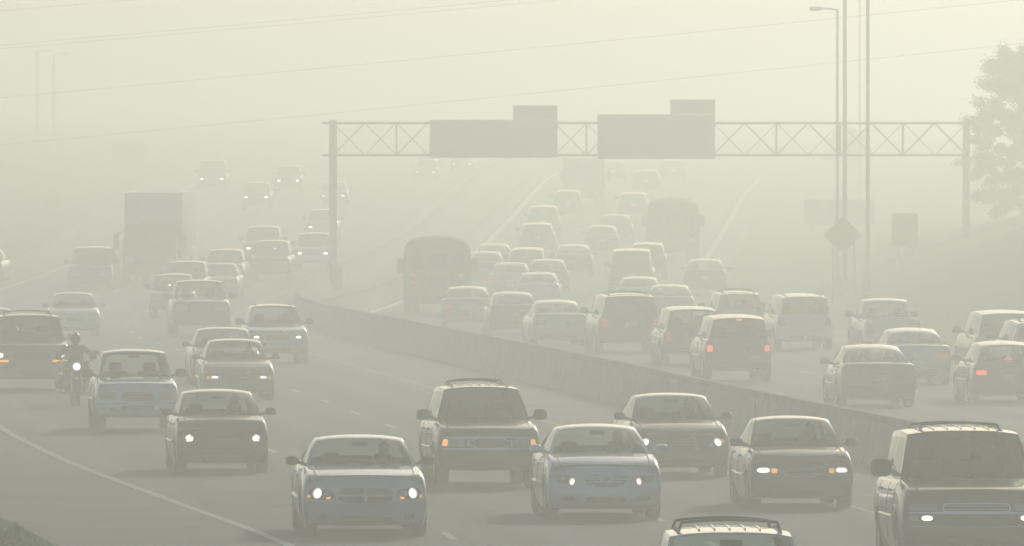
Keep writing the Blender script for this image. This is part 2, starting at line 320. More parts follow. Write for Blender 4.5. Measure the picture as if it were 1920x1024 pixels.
class Car:
    """a road vehicle; local x forward, y to its own left-hand side, z up; s = metres back from the nose"""
    def __init__(c, S):
        c.S = S; c.L, c.W, c.H = S['L'], S['W'], S['H']; c.gc = S['gc']; L = c.L
        c.fw = S['fo']; c.rw = S['fo']+S['wb']; c.tr = S['tr']; c.ar = S['tr']*1.16
        zn = S['znose']
        tp = [(0, zn-.05), (.06, zn-.015), (.16, zn), (S['sc']*.55, lerp(zn, S['zcowl'], .68)), (S['sc'], S['zcowl']), (lerp(S['sc'], S['sd'], .5), S['zbelt'])]
        if S['sd'] < L-.3: tp += [(S['sd'], S['zdeck']), (L-.14, S['ztail']), (L-.04, S['ztail']-.025), (L, S['ztail']-.07)]
        else: tp += [(S['sd'], S['zbelt']), (L, S['zbelt']-.01)]
        c.tp = tp; c.bp = [(0, c.gc+.02), (.5, c.gc-.02), (L-.6, c.gc), (L, c.gc+.08)]
        c.sec = S.get('sec', [(0,.935),(.1,.962),(.3,.99),(.45,1.0),(.62,.995),(.8,.975),(.9,.952),(.96,.925),(1,.888)])
        c.fprof = S.get('fprof', [(0,.13),(.12,.03),(.3,0),(.5,.02),(.7,.06),(.88,.11),(1,.20)])
        c.rprof = S.get('rprof', [(0,.14),(.15,.04),(.35,0),(.55,.03),(.8,.06),(1,.10)])
        c.fr = S.get('fr', .30); c.rr = S.get('rr', .2)
    def zt(c, s): return interp(c.tp, s)
    def zb(c, s): return interp(c.bp, s)
    def plan(c, s):
        L = c.L; p = 1.
        if s < 1.0: p -= .055*(1-s/1.0)**2
        if s > L-1.0: p -= .05*((s-L+1.0)/1.0)**2
        return p
    def M(c, s, b, t, z=None, off=0.):
        zt, zb = c.zt(s), c.zb(s)
        zz = zb+(zt-zb)*t if z is None else z
        ta = min(1, max(0, (zz-zb)/(zt-zb))) if z is not None else t
        y = b*c.W/2*c.plan(s)*interp(c.sec, ta)
        k = ta**6
        zz += k*(.035*(1-b*b) - .012)
        wf = max(0, 1-s/.5)**2; wr = max(0, 1-(c.L-s)/.5)**2
        ss = s + wf*(c.fr*abs(b)**2.6+interp(c.fprof, ta)) - wr*(c.rr*abs(b)**2.8+interp(c.rprof, ta))
        return Vector((c.L/2-ss, y, zz))
    def front(c, b, t): return c.M(0, b, t)
    def rear(c, b, t): return c.M(c.L, b, t)

def patch(mb, f, q, off=.012, thick=.03, nu=8, nv=4, rnd=.10):
    """a thick plate lying on the curved face f; q = corners (b,t): bottom-a, bottom-b, top-b, top-a"""
    P = []; N = []; e = .01
    for i in range(nu+1):
        rowp = []; rown = []
        for j in range(nv+1):
            u, v = i/nu, j/nv; U, V = 2*u-1, 2*v-1; k = 1-rnd*(abs(U)**5)*(abs(V)**5); u, v = .5+U*k/2, .5+V*k/2
            b = lerp(lerp(q[0][0], q[1][0], u), lerp(q[3][0], q[2][0], u), v); t = lerp(lerp(q[0][1], q[1][1], u), lerp(q[3][1], q[2][1], u), v)
            p = f(b, t); n = (f(b+e, t)-f(b-e, t)).cross(f(b, t+e)-f(b, t-e)); n.normalize()
            rowp.append(p); rown.append(n)
        P.append(rowp); N.append(rown)
    s = 1 if (N[nu//2][nv//2].x > 0) == (P[nu//2][nv//2].x > 0) else -1
    top = [[P[i][j]+N[i][j]*s*off for j in range(nv+1)] for i in range(nu+1)]; mb.grid(top)
    ring = [(i, 0) for i in range(nu+1)]+[(nu, j) for j in range(1, nv+1)]+[(i, nv) for i in range(nu-1, -1, -1)]+[(0, j) for j in range(nv-1, 0, -1)]
    o = len(mb.v); n = len(ring)
    for i, j in ring: mb.v.append(tuple(top[i][j]))
    for i, j in ring: mb.v.append(tuple(P[i][j]+N[i][j]*s*(off-thick)))
    for k in range(n): mb.f.append((o+k, o+(k+1)%n, o+n+(k+1)%n, o+n+k))
def disc(mb, f, b, t, r, off=.02, n=14, sq=1.):
    p = f(b, t); e = .01; nn = (f(b+e, t)-f(b-e, t)).cross(f(b, t+e)-f(b, t-e)).normalized()
    if (nn.x > 0) != (p.x > 0): nn = -nn
    up = Vector((0,0,1)); a = up.cross(nn).normalized(); up = nn.cross(a); c0 = p+nn*off
    vs = [c0+nn*r*.55]; fs = []
    for rad, o in ((.6, .40), (1., 0.), (1., -.3)):
        vs += [c0+nn*r*o+(a*math.cos(2*math.pi*k/n)+up*math.sin(2*math.pi*k/n)*sq)*r*rad for k in range(n)]
    for k in range(n):
        fs.append((0, 1+k, 1+(k+1) % n))
        for m_ in range(2): fs.append((1+m_*n+k, 1+(m_+1)*n+k, 1+(m_+1)*n+(k+1) % n, 1+m_*n+(k+1) % n))
    mb.add(vs, fs)

TL = [0, .06, .14, .24, .36, .48, .6, .72, .82, .9, .955, 1]
BL = [-1, -.975, -.93, -.86, -.75, -.6, -.42, -.2, 0, .2, .42, .6, .75, .86, .93, .975, 1]
def make_car(S, name, label, cat, loc, rot, group, P, detail=2):
    """detail 2: near car with all fittings; 1: middle distance; 0: far away in the haze"""
    c = Car(S); L, W, H = c.L, c.W, c.H; typ = S['type']
    root = empty(name, loc, rot); tag(root, label, cat, group)
    sc, sw, srr, sdk = S['sc'], S['sw'], S['srr'], S['sd']
    # ---- stations
    st = set([0, .03, .08, .16, .28, .42, .6, L, L-.03, L-.08, L-.16, L-.28, L-.42, sc, sdk if sdk < L-.3 else L-.5, S.get('bdoor', lerp(sc, sdk, .5))])
    for xw in (c.fw, c.rw):
        for k in range(0, 13): st.add(round(xw-c.ar*math.cos(math.pi*k/12), 4))
    xs = sorted(st); k = 0
    while k < len(xs)-1:
        if xs[k+1]-xs[k] > .3: xs.insert(k+1, (xs[k]+xs[k+1])/2)
        elif xs[k+1]-xs[k] < .012: xs.pop(k+1 if xs[k+1] not in (L, sc, sdk) else k)
        else: k += 1
    def arch(s):
        for xw in (c.fw, c.rw):
            if abs(s-xw) <= c.ar+1e-6: return c.tr+math.sqrt(max(0, c.ar**2-(s-xw)**2))
        return None
    parts = {n_: MB() for n_ in ('body', 'hood', 'trunk_lid', 'front_bumper', 'rear_bumper', 'tailgate', 'door_a1', 'door_a2', 'door_b1', 'door_b2')}
    def emit(nm, q): parts[nm].add(q, [tuple(range(len(q)))])
    two = typ in ('sedan', 'suv', 'van', 'hatch'); bd = S.get('bdoor', lerp(sc, sdk, .47)); d0 = sc+.02; d1 = bd; d2 = min(c.rw-.05, sdk-.1)
    bt = .50
    for side in (-1, 1):                                   # flanks
        for i in range(len(xs)-1):
            for j in range(len(TL)-1):
                q = []
                for s, t in ((xs[i], TL[j]), (xs[i+1], TL[j]), (xs[i+1], TL[j+1]), (xs[i], TL[j+1])):
                    a = arch(s); zb_ = c.zb(s)
                    zz = (max(a, zb_)+(c.zt(s)-max(a, zb_))*t) if a else None
                    q.append(c.M(s, side, t, zz))
                m = (xs[i]+xs[i+1])/2; tm = (TL[j]+TL[j+1])/2; nm = 'body'
                if m < .34 and tm < bt: nm = 'front_bumper'
                elif m > L-.34 and tm < bt-.04: nm = 'rear_bumper'
                elif d0 < m < d1 and tm > .1: nm = 'door_a1' if side > 0 else 'door_a2'
                elif two and d1 < m < d2 and tm > .1: nm = 'door_b1' if side > 0 else 'door_b2'
                emit(nm, q)
    for i in range(len(xs)-1):                             # top
        m = (xs[i]+xs[i+1])/2
        if sc < m < sdk: continue
        if typ == 'pickup' and sdk < m < L-.1: continue
        for j in range(len(BL)-1):
            q = [c.M(xs[i], BL[j], 1), c.M(xs[i+1], BL[j], 1), c.M(xs[i+1], BL[j+1], 1), c.M(xs[i], BL[j+1], 1)]
            bm_ = abs(BL[j]+BL[j+1])/2
            emit('hood' if (.1 < m <= sc and bm_ < .88) else 'trunk_lid' if (m > sdk and bm_ < .86) else 'body', q)
    for fr in (0, L):                                      # nose and tail
        for j in range(len(BL)-1):
            for t in range(len(TL)-1):
                q = [c.M(fr, BL[j], TL[t]), c.M(fr, BL[j+1], TL[t]), c.M(fr, BL[j+1], TL[t+1]), c.M(fr, BL[j], TL[t+1])]
                tm = (TL[t]+TL[t+1])/2; bm_ = abs(BL[j]+BL[j+1])/2
                if fr == 0: emit('front_bumper' if tm < bt else 'body', q)
                else: emit('rear_bumper' if tm < bt-.04 else ('tailgate' if bm_ < .8 and typ != 'sedan' else 'trunk_lid' if bm_ < .8 else 'body'), q)
    bumper_m = P if S.get('bumper') is None else S['bumper']
    objs = {}
    for nm, m_ in parts.items():
        if not m_.f: continue
        objs[nm] = m_.build(nm if not nm.startswith('door') else 'door', bumper_m if 'bumper' in nm else P, root, angle=50)
    # ---- underside with wheel wells
    u = MB(); yi = W/2*.60
    for i in range(len(xs)-1):
        a, b_ = xs[i], xs[i+1]
        z = c.gc+.01
        u.add([(L/2-a-.1*(i == 0), -yi, z), (L/2-b_+.1*(i == len(xs)-2), -yi, z), (L/2-b_+.1*(i == len(xs)-2), yi, z), (L/2-a-.1*(i == 0), yi, z)], [(0,1,2,3)])
        for side in (-1, 1):
            pa, pb = arch(a), arch(b_); inn = pa is not None and pb is not None
            A, B_ = c.M(a, side, 0, max(pa, c.zb(a)) if inn else None), c.M(b_, side, 0, max(pb, c.zb(b_)) if inn else None)
            za, zb_ = (A.z, B_.z) if inn else (z, z)
            u.add([A, B_, (B_.x, side*yi, zb_), (A.x, side*yi, za)], [(0,1,2,3)])
            if inn: u.add([(A.x, side*yi, za), (B_.x, side*yi, zb_), (B_.x, side*yi, z), (A.x, side*yi, z)], [(0,1,2,3)])
    u.build('underbody', M_UND, root, smooth=False, fixn=False)
    # ---- cabin
    wr = S['wr']*W/2; zr = H
    def bw(s): return c.M(s, 1, 1).y-.004
    def bz(s): return c.M(s, 1, 1).z-.008
    bow, bowr = S.get('bow', .22), S.get('bowr', .12)
    cache = {}
    def memo(f):
        tb = {}
        def g_(*k):
            v = tb.get(k)
            if v is None: v = tb[k] = f(*k)
            return v.copy()
        return g_
    @memo
    def wind(b, q):                                        # windscreen: b across, q up
        lo = Vector((L/2-(sc+.02+bow*b*b), b*bw(sc+bow), lerp(c.M(sc, 0, 1).z, bz(sc+bow), abs(b)**3)-.004))
        hi = Vector((L/2-(sw+bow*.62*b*b), b*wr, zr-.055-.05*abs(b)**3))
        p = lo.lerp(hi, q); n = Vector((hi.z-lo.z, 0, lo.x-hi.x)).normalized(); return p+n*.045*math.sin(math.pi*q)
    sdx = sdk if sdk < L-.3 else L-.09
    @memo
    def back(b, q):
        lo = Vector((L/2-(sdx-.02-bowr*b*b), b*bw(sdx-bowr)*(1 if sdk < L-.3 else .985), lerp(c.M(sdx, 0, 1).z, bz(sdx-bowr), abs(b)**3)-.004))
        hi = Vector((L/2-(srr-bowr*.6*b*b), b*wr*.97, zr-.07-.05*abs(b)**3-S.get('rdrop', .03)))
        p = lo.lerp(hi, q); n = Vector((-(hi.z-lo.z), 0, lo.x-hi.x)); n = Vector((-abs(hi.z-lo.z), 0, abs(hi.x-lo.x))).normalized(); return p+n*.035*math.sin(math.pi*q)
    def flank(p, q, side):                                 # p 0 front .. 1 rear
        A0, A1, B0, B1 = wind(side, 0), wind(side, 1), back(side, 0), back(side, 1)
        s0 = lerp(L/2-A0.x, L/2-B0.x, p); lo = Vector((L/2-s0, side*bw(s0), bz(s0)))
        if p < .02: lo = A0
        if p > .98: lo = B0
        hi = A1.lerp(B1, p); hi.y = side*(wr*lerp(1, .97, p)+.012*math.sin(math.pi*p)); hi.z = lerp(A1.z, B1.z, p)+S.get('arch', .05)*math.sin(math.pi*p)**.8
        r_ = lo.lerp(hi, q); r_.y += side*.03*math.sin(math.pi*q)*math.sin(math.pi*min(1, max(0, p))); return r_
    fm = MB(); rf = MB()
    def sheet(f, us, vs_, isglass, frame):
        gl = {}
        for i in range(len(us)-1):
            for j in range(len(vs_)-1):
                q = [f(us[i], vs_[j]), f(us[i+1], vs_[j]), f(us[i+1], vs_[j+1]), f(us[i], vs_[j+1])]
                k = isglass((us[i]+us[i+1])/2, (vs_[j]+vs_[j+1])/2)
                if k: gl.setdefault(k, MB()).add(q, [(0,1,2,3)])
                else: frame.add(q, [(0,1,2,3)])
        return gl
    VS = [0, .03, .07, .2, .4, .6, .8, .88, .94, 1]
    US = [-1, -.955, -.925, -.8, -.6, -.3, 0, .3, .6, .8, .925, .955, 1]
    g1 = sheet(wind, US, VS, lambda b, q: 'windshield' if abs(b) < .94 and .02 < q < .95 else None, fm)
    rq = S.get('rear_q', (.06, .9)); rb = S.get('rear_b', .9)
    g2 = sheet(back, sorted(set(US+[-rb, rb])), sorted(set(VS+list(rq))), lambda b, q: 'rear_window' if abs(b) < rb and rq[0] < q < rq[1] else None, fm)
    wins = S['wins']; pv = sorted(set([0, 1, .02, .98]+[x for w_ in wins for x in w_]+[k/10 for k in range(1, 10)]))
    gs = []
    for side in (-1, 1):
        gs.append(sheet(lambda p, q: flank(p, q, side), pv, VS, lambda p, q: next(('side_window%d' % i for i, w_ in enumerate(wins) if w_[0] < p < w_[1]), None) if .05 < q < .9 else None, fm))
    ps = [0, .03, .1, .2, .35, .5, .65, .8, .9, .97, 1]; bs = [-1, -.97, -.92, -.84, -.7, -.45, -.2, 0, .2, .45, .7, .84, .92, .97, 1]
    def roof(p, b):
        a, d = wind(b, 1), back(b, 1); e = flank(p, 1, 1).z; q = a.lerp(d, p); q.y = b*(abs(flank(p, 1, 1).y))
        ez = lerp(a.z, d.z, p)+S.get('arch', .05)*math.sin(math.pi*p)**.8; cr = .055*(1-abs(b)**2.4)
        q.z = lerp(e, e, 0)+cr*min(1, 6*min(p, 1-p)+.0)+((a.z-wind(1, 1).z)*(1-p)+(d.z-back(1, 1).z)*p)*(1-min(1, 6*min(p, 1-p))); return q
    rf.grid([[roof(p, b) for b in bs] for p in ps])
    fm.build('cabin_frame', S.get('frame_m') or P, root, angle=50); roofo = rf.build('roof', P, root, angle=60)
    gm_front = G_CLEAR; gm_rear = G_DARK if S.get('privacy') else G_CLEAR
    for k, m_ in g1.items(): m_.build(k, gm_front, root)
    for k, m_ in g2.items(): m_.build(k, gm_rear, root)
    for gd in gs:
        for k, m_ in gd.items(): m_.build('side_window', gm_rear if (k != 'side_window0') else gm_front, root)
    # ---- inside
    zf = c.gc+.12; it = MB()
    zbm = S['zbelt']; it.rbox(L/2-sc-.55, L/2-sc-.08, -W*.38, W*.38, zf+.2, S['zcowl']-.06, .06)
    it.box(L/2-sdx+.15, L/2-sc-.1, -W*.40, W*.40, zf-.03, zf)
    if typ == 'sedan': it.box(L/2-sdx+.03, L/2-sdx+.62, -W*.36, W*.36, zbm-.14, zbm-.07)
    ino = it.build('dashboard', M_INT, root)
    xf = L/2-sw-.75; seatz = zf+.17+(.1 if typ != 'sedan' and typ != 'hatch' else 0)
    ht = H-.32
    def seat(x, y, wd, nm):
        m_ = MB(); m_.rbox(x-.05, x+.5, y-wd/2, y+wd/2, zf, seatz, .05)
        m_.rbox(x-.22, x-.06, y-wd/2, y+wd/2, seatz-.05, ht-.16, .06)
        if wd < .7: m_.rbox(x-.22, x-.10, y-.13, y+.13, ht-.18, ht+.02, .05)
        else:
            for yy in (-.36, .36): m_.rbox(x-.20, x-.10, y+yy-.12, y+yy+.12, ht-.2, ht-.05, .04)
        return m_.build(nm, M_INT, root)
    for yy in (-W*.205, W*.205): seat(xf, yy, .5, 'front_seat')
    if typ != 'pickup' or srr-sw > 1.4: seat(xf-.95 if L/2-sdx+.3 < xf-1.2 else xf-.8, 0, W*.68, 'rear_seat')
    if detail == 2:
        m_ = MB(); pc = Vector((xf+.52, W*.205, seatz+.42)); pts = []
        for k in range(17):
            a = 2*math.pi*k/16; pts.append(pc+Vector((-.09*math.sin(a), .18*math.cos(a), .16*math.sin(a))))
        m_.tube(pts, .016, 6, cap=False); m_.tube([pc, pc+Vector((.28, 0, -.12))], .03, 6); m_.tube([pc+Vector((0,-.17,0)), pc+Vector((0,.17,0))], .015, 6)
        m_.build('steering_wheel', M_INT, root)
        m_ = MB(); p = wind(0, .9); m_.rbox(p.x-.09, p.x-.05, -.12, .12, p.z-.1, p.z-.035, .015); m_.build('rear_view_mirror', M_TRIM, root)
        for yy in (-.25, .32):                             # wipers at rest
            m_ = MB(); pts = [wind((yy+k*.09)/ (W*.45), .012+.012*k)+Vector((.015, 0, .015)) for k in range(-4, 5)]; m_.tube(pts, .009, 5); m_.build('wiper', M_TRIM, root)
    # ---- wheels
    tw = S.get('tw', .215)
    tm = MB(); r0 = c.tr; ri = r0*.64
    tm.lathe([(ri, -tw/2), (r0*.9, -tw/2), (r0*.975, -tw/2+.02), (r0, -tw/2+.05), (r0, tw/2-.05), (r0*.975, tw/2-.02), (r0*.9, tw/2), (ri, tw/2)], 24)
    wm = MB(); wm.lathe([(ri+.004, -tw/2+.03), (ri+.004, tw/2-.01), (ri-.02, tw/2-.005), (ri-.035, tw/2-.05), (0.001, tw/2-.07)], 24)
    for k in range(S.get('spokes', 5)):
        a = 2*math.pi*k/S.get('spokes', 5); ca, sa = math.cos(a), math.sin(a)
        wm.add([(ca*x-sa*y, o, sa*x+ca*y) for x, y, o in ((.03,-.05,tw/2-.03),(ri-.01,-.03,tw/2-.012),(ri-.01,.03,tw/2-.012),(.03,.05,tw/2-.03),(.03,-.05,tw/2-.075),(ri-.01,-.03,tw/2-.075),(ri-.01,.03,tw/2-.075),(.03,.05,tw/2-.075))], [(0,1,2,3),(4,7,6,5),(0,4,5,1),(3,2,6,7),(1,5,6,2)])
    first = None
    for xw in (c.fw, c.rw):
        for side in (-1, 1):
            e = None
            if first is None:
                t_o = tm.build('wheel', M_RUB, root); r_o = wm.build('rim', S.get('rim_m', M_ALU), t_o); first = (t_o, r_o)
                t2 = t_o
            else:
                t2 = first[0].copy(); COL.objects.link(t2); t2.parent = root; r2 = first[1].copy(); COL.objects.link(r2); r2.parent = t2
            t2.location = (L/2-xw, side*(W/2*.985-tw/2), c.tr); t2.rotation_euler = (0, 0, 0 if side > 0 else math.pi)
    # ---- mirrors
    mh, mw_, mz = S.get('mir', (.14, .20, .10)); mx = L/2-sc-.50
    for side in (-1, 1):
        m_ = MB(); y0 = bw(sc+.5)*.98; z0 = bz(sc+.5)+mz
        yc = y0+.10+mw_/2; bm = bmesh.new(); bmesh.ops.create_uvsphere(bm, u_segments=14, v_segments=8, radius=1)
        for v in bm.verts:
            x, y, z = v.co; sg = lambda a, p: math.copysign(abs(a)**p, a)
            v.co = (mx+sg(x, .8)*.085, side*(yc+sg(y, .62)*mw_/2), z0+sg(z, .62)*mh/2)
        bm.verts.index_update(); m_.add([v.co for v in bm.verts], [[v.index for v in f.verts] for f in bm.faces]); bm.free()
        m_.tube([(mx, side*(y0-.01), z0-mh*.45), (mx, side*(y0+.05), z0-mh*.3), (mx, side*(y0+.14), z0-mh*.12)], .026, 7)
        mo = m_.build('side_mirror', S.get('mir_m') or P, root)
        if detail == 2:
            g_ = MB(); g_.box(mx-.088, mx-.084, side*(yc-mw_*.4), side*(yc+mw_*.4), z0-mh*.36, z0+mh*.36); g_.build('mirror_glass', M_MIRR, mo, smooth=False)
    # ---- door furniture
    if detail == 2:
        for nm, s_ in (('door_a', d1-.18), ('door_b', d2-.22)):
            for side, sx in ((1, '1'), (-1, '2')):
                if nm+sx in objs:
                    p = c.M(s_, side, .84); m_ = MB(); m_.rbox(p.x-.09, p.x+.09, p.y-.01 if side > 0 else p.y-.03, p.y+.03 if side > 0 else p.y+.01, p.z-.018, p.z+.018, .012); m_.build('handle', S.get('handle_m') or P, objs[nm+sx])
        for side in (-1, 1):
            m_ = MB(); pts = [c.M(s_, side, .47)+Vector((0, side*.008, 0)) for s_ in np.linspace(c.fw+c.ar+.05, c.rw-c.ar-.05, 8)]
            m_.tube(pts, .02, 6); m_.build('side_moulding', S.get('mould_m') or P, root)
    if detail == 2:
        m_ = MB(); e_ = Vector((0, 0, .004)); pts = [c.M(s_, -.88, 1)+e_ for s_ in np.linspace(sc, .14, 10)]+[c.M(.12, b, 1)+e_ for b in np.linspace(-.85, .85, 11)]+[c.M(s_, .88, 1)+e_ for s_ in np.linspace(.14, sc, 10)]
        m_.tube(pts, .009, 5); m_.build('hood_shut_line', M_TRIM, root)
        for side in (-1, 1):
            for s_ in (d0, d1, d2):
                m_ = MB(); m_.tube([c.M(s_, side, t) for t in (.12, .3, .5, .7, .85, .95)], .008, 5); m_.build('door_shut_line', M_TRIM, root)
    # ---- faces
    F = S.get('front', {}); Rr = S.get('rearf', {})
    if 'grille' in F:
        gq = F['grille']; b0, t0, t1 = gq['b'], gq['t0'], gq['t1']; tb = gq.get('tb', b0)
        q = [(-b0, t0), (b0, t0), (tb, t1), (-tb, t1)]
        if gq.get('chrome'):
            m_ = MB(); k = gq.get('lip', .035); patch(m_, c.front, [(-b0-k, t0-k*1.1), (b0+k, t0-k*1.1), (tb+k, t1+k*1.1), (-tb-k, t1+k*1.1)], .010, .03, rnd=gq.get('rnd', .1)); m_.build('grille_surround', M_CHR, root)
        m_ = MB(); patch(m_, c.front, q, .016, .035, rnd=gq.get('rnd', .1)); go = m_.build('grille', M_TRIM, root)
        if detail == 2:
            bm_ = M_CHR if gq.get('barchrome') else (P if gq.get('barbody') else M_HUBC)
            st_ = gq.get('bars', 'h')
            if 'h' in st_:
                n = gq.get('n', 3)
                for k in range(n):
                    tt = lerp(t0, t1, (k+.5)/n); bb = lerp(b0, tb, (k+.5)/n)*.96; m_ = MB(); patch(m_, c.front, [(-bb, tt-.012), (bb, tt-.012), (bb, tt+.012), (-bb, tt+.012)], .026, .02, 10, 1, 0); m_.build('grille_bar', bm_, go)
            if 'v' in st_:
                n = gq.get('n', 14)
                for k in range(n):
                    bb = lerp(-b0, b0, (k+.5)/n); m_ = MB(); patch(m_, c.front, [(bb-.006, t0+.03), (bb+.006, t0+.03), (bb+.006, t1-.03), (bb-.006, t1-.03)], .024, .016, 1, 3, 0); m_.build('grille_bar', bm_, go)
            if 'x' in st_:
                m_ = MB(); tt = (t0+t1)/2; patch(m_, c.front, [(-b0, tt-.025), (b0, tt-.025), (b0, tt+.025), (-b0, tt+.025)], .03, .03, 10, 1, 0); m_.build('grille_bar', P, go)
                m_ = MB(); patch(m_, c.front, [(-.025, t0), (.025, t0), (.025, t1), (-.025, t1)], .031, .03, 1, 4, 0); m_.build('grille_bar', P, go)
            if 'w' in st_:
                m_ = MB(); patch(m_, c.front, [(-.06, t0+.06), (.06, t0+.06), (.2, t1+.02), (-.2, t1+.02)], .034, .03, 4, 4, .3); m_.build('grille_crest', P, go)
                m_ = MB(); disc(m_, c.front, 0, lerp(t0, t1, .62), .055, .045, 18, .72); m_.build('emblem', M_CHR, go)
    for lt in F.get('lights', []):
        for side in (-1, 1):
            q = [(side*b, t) for b, t in lt['q']]
            m_ = MB(); patch(m_, c.front, q, .014, .035, rnd=lt.get('rnd', .12)); lo = m_.build('headlight', lt.get('m', M_LENS), root)
            for (b, t, r_, mm, sq) in lt.get('lamps', []):
                m_ = MB()
                if sq >= 0: disc(m_, c.front, side*b, t, r_, .018, 14, sq)
                else: patch(m_, c.front, [(side*(b-r_), t+sq), (side*(b+r_), t+sq), (side*(b+r_), t-sq), (side*(b-r_), t-sq)], .024, .03, 5, 4, .25)
                m_.build('lamp', mm, lo)
            for (q2, mm) in lt.get('amber', []):
                m_ = MB(); patch(m_, c.front, [(side*b, t) for b, t in q2], .022, .03, 4, 3); m_.build('turn_signal', mm, lo)
    for (q, mm, nm) in F.get('plates', []):
        m_ = MB(); patch(m_, c.front, q, .012, .03); m_.build(nm, mm, root)
    for (q, mm, nm) in F.get('pairs', []):
        for side in (-1, 1):
            m_ = MB(); patch(m_, c.front, [(side*b, t) for b, t in q], .02, .03, 6, 3); m_.build(nm, mm, root)
    for (q, mm, nm) in Rr.get('plates', []):
        m_ = MB(); patch(m_, c.rear, q, .014, .03); m_.build(nm, mm, root)
    for (q, mm, nm) in Rr.get('pairs', []):
        for side in (-1, 1):
            m_ = MB(); patch(m_, c.rear, [(side*b, t) for b, t in q], .018, .03, 6, 3); m_.build(nm, mm, root)
    if Rr.get('high'):                                     # high brake lamp on the rear glass
        b, q0, q1 = Rr['high']; m_ = MB(); patch(m_, lambda x, y: back(x, y), [(-b, q0), (b, q0), (b, q1), (-b, q1)], .02, .03, 4, 2); m_.build('brake_lamp', M_REDL, root)
    if Rr.get('spoiler'):
        m_ = MB(); pts = [c.M(L-.16, b, 1)+Vector((0, 0, .05+.02*(1-b*b))) for b in np.linspace(-.86, .86, 12)]; m_.tube(pts, .03, 6); m_.build('spoiler', P, root)
    if S.get('exhaust') and detail == 2:
        m_ = MB(); m_.tube([(-L/2+.35, -.5, c.gc+.02), (-L/2+.02, -.5, c.gc)], .03, 8); m_.build('exhaust_pipe', M_HUBC, root)
    # ---- roof rack
    if S.get('rack'):
        rk = S['rack']; rbb = rk.get('b', .82)
        for side in (-1, 1):
            p0, p1 = rk.get('p', (.08, .92)); m_ = MB()
            m_.tube([roof(lerp(p0, p1, k/12), side*rbb)+Vector((0, 0, .022 if 0 < k < 12 else 0)) for k in range(13)], .014, 6); m_.build('roof_rail', M_TRIM, root)
        hh = rk.get('h', .07)
        for p in rk.get('bars', (.3, .7)):
            m_ = MB(); zc_ = roof(p, 0).z
            pts = [Vector((roof(p, b).x, roof(p, b).y, zc_+hh-.035*abs(b/rbb)**2)) for b in np.linspace(-rbb*.93, rbb*.93, 9)]
            pts = [roof(p, -rbb)]+[roof(p, -rbb).lerp(pts[0], .75)]+pts+[roof(p, rbb).lerp(pts[-1], .75)]+[roof(p, rbb)]
            m_.tube(pts, .018, 7); m_.build('cross_bar', M_TRIM, root)
        if rk.get('ribs'):
            for b in np.linspace(-.5, .5, 5):
                m_ = MB(); m_.tube([roof(p, b)+Vector((0, 0, .006)) for p in np.linspace(.12, .9, 8)], .012, 5); m_.build('roof_rib', M_CHR, root)
    if S.get('antenna'):
        s_ = .75; v = c.M(s_+.5, -.86, 1); m_ = MB(); m_.tube([v, v+Vector((-.18, 0, .75))], .004, 5); m_.build('antenna', M_TRIM, root)
    if S.get('hood_bulge'):
        m_ = MB(); pts = [[c.M(s_, b, 1)+Vector((0, 0, .025*math.sin(math.pi*min(1, max(0, (s_-.2)/(sc-.2))))**.3*(1-(b/.5)**4))) for b in np.linspace(-.5, .5, 9)] for s_ in np.linspace(.2, sc-.02, 8)]; m_.grid(pts); m_.build('hood_bulge', P, root)
    # ---- open load bed
    if typ == 'pickup':
        m_ = MB(); x0, x1 = -L/2+.1, L/2-sdk-.02; hw = W*.36; zfl = zbm-.5; zt_ = bz(lerp(sdk, L, .5))
        m_.add([(x0,-hw,zfl),(x1,-hw,zfl),(x1,hw,zfl),(x0,hw,zfl),(x0,-hw,zt_),(x1,-hw,zt_),(x1,hw,zt_),(x0,hw,zt_)], [(0,1,2,3),(0,1,5,4),(2,3,7,6),(1,2,6,5),(3,0,4,7)])
        for side in (-1, 1):
            for i in range(6):
                a, b_ = lerp(sdk, L-.06, i/6), lerp(sdk, L-.06, (i+1)/6); pa, pb = c.M(a, side, 1), c.M(b_, side, 1)
                m_.add([pa, pb, (pb.x, side*hw, zt_), (pa.x, side*hw, zt_)], [(0,1,2,3)])
        m_.add([c.M(L, -.9, 1), c.M(L, .9, 1), (x0, hw, zt_), (x0, -hw, zt_)], [(0,1,2,3)])
        m_.build('load_bed', P, root, smooth=False, fixn=False)
    root['_car'] = 0; del root['_car']
    return root, c

# ---- shapes
def spec(base, **kw):
    d = {k: (dict(v) if isinstance(v, dict) else v) for k, v in base.items()}; d.update(kw); return d
SEDAN = dict(type='sedan', L=4.7, W=1.80, H=1.46, gc=.17, fo=.90, wb=2.72, tr=.325, znose=.72, zcowl=.95, zbelt=.93, zdeck=1.03, ztail=1.0, sc=1.22, sw=2.0, srr=3.35, sd=4.02, wr=.69,
             wins=[(.06, .47), (.50, .90)], exhaust=True)
SUV = dict(type='suv', L=4.7, W=1.86, H=1.80, gc=.30, fo=.86, wb=2.8, tr=.37, znose=1.0, zcowl=1.15, zbelt=1.12, zdeck=1.12, ztail=1.12, sc=1.28, sw=1.78, srr=4.42, sd=4.66, wr=.74, tw=.24, mir=(.19,.24,.12),
           wins=[(.05, .34), (.37, .63), (.67, .93)], privacy=True, bow=.16, bowr=.08, fr=.2, rr=.12, bdoor=2.45, mir_m=M_TRIM, fprof=[(0,.12),(.12,.02),(.35,0),(.5,.05),(.7,.07),(.9,.09),(1,.14)], rprof=[(0,.08),(.1,.0),(.3,0),(.42,.06),(.8,.06),(1,.08)], exhaust=True)
PICK = spec(SUV, type='pickup', L=5.2, W=1.85, H=1.78, wb=3.2, sc=1.32, sw=1.85, srr=3.15, sd=3.40, wins=[(.07, .60), (.66, .93)], privacy=False, zbelt=1.1, bdoor=2.75, zdeck=1.1, ztail=1.1, rear_q=(.08, .88), rear_b=.82, rdrop=.02)
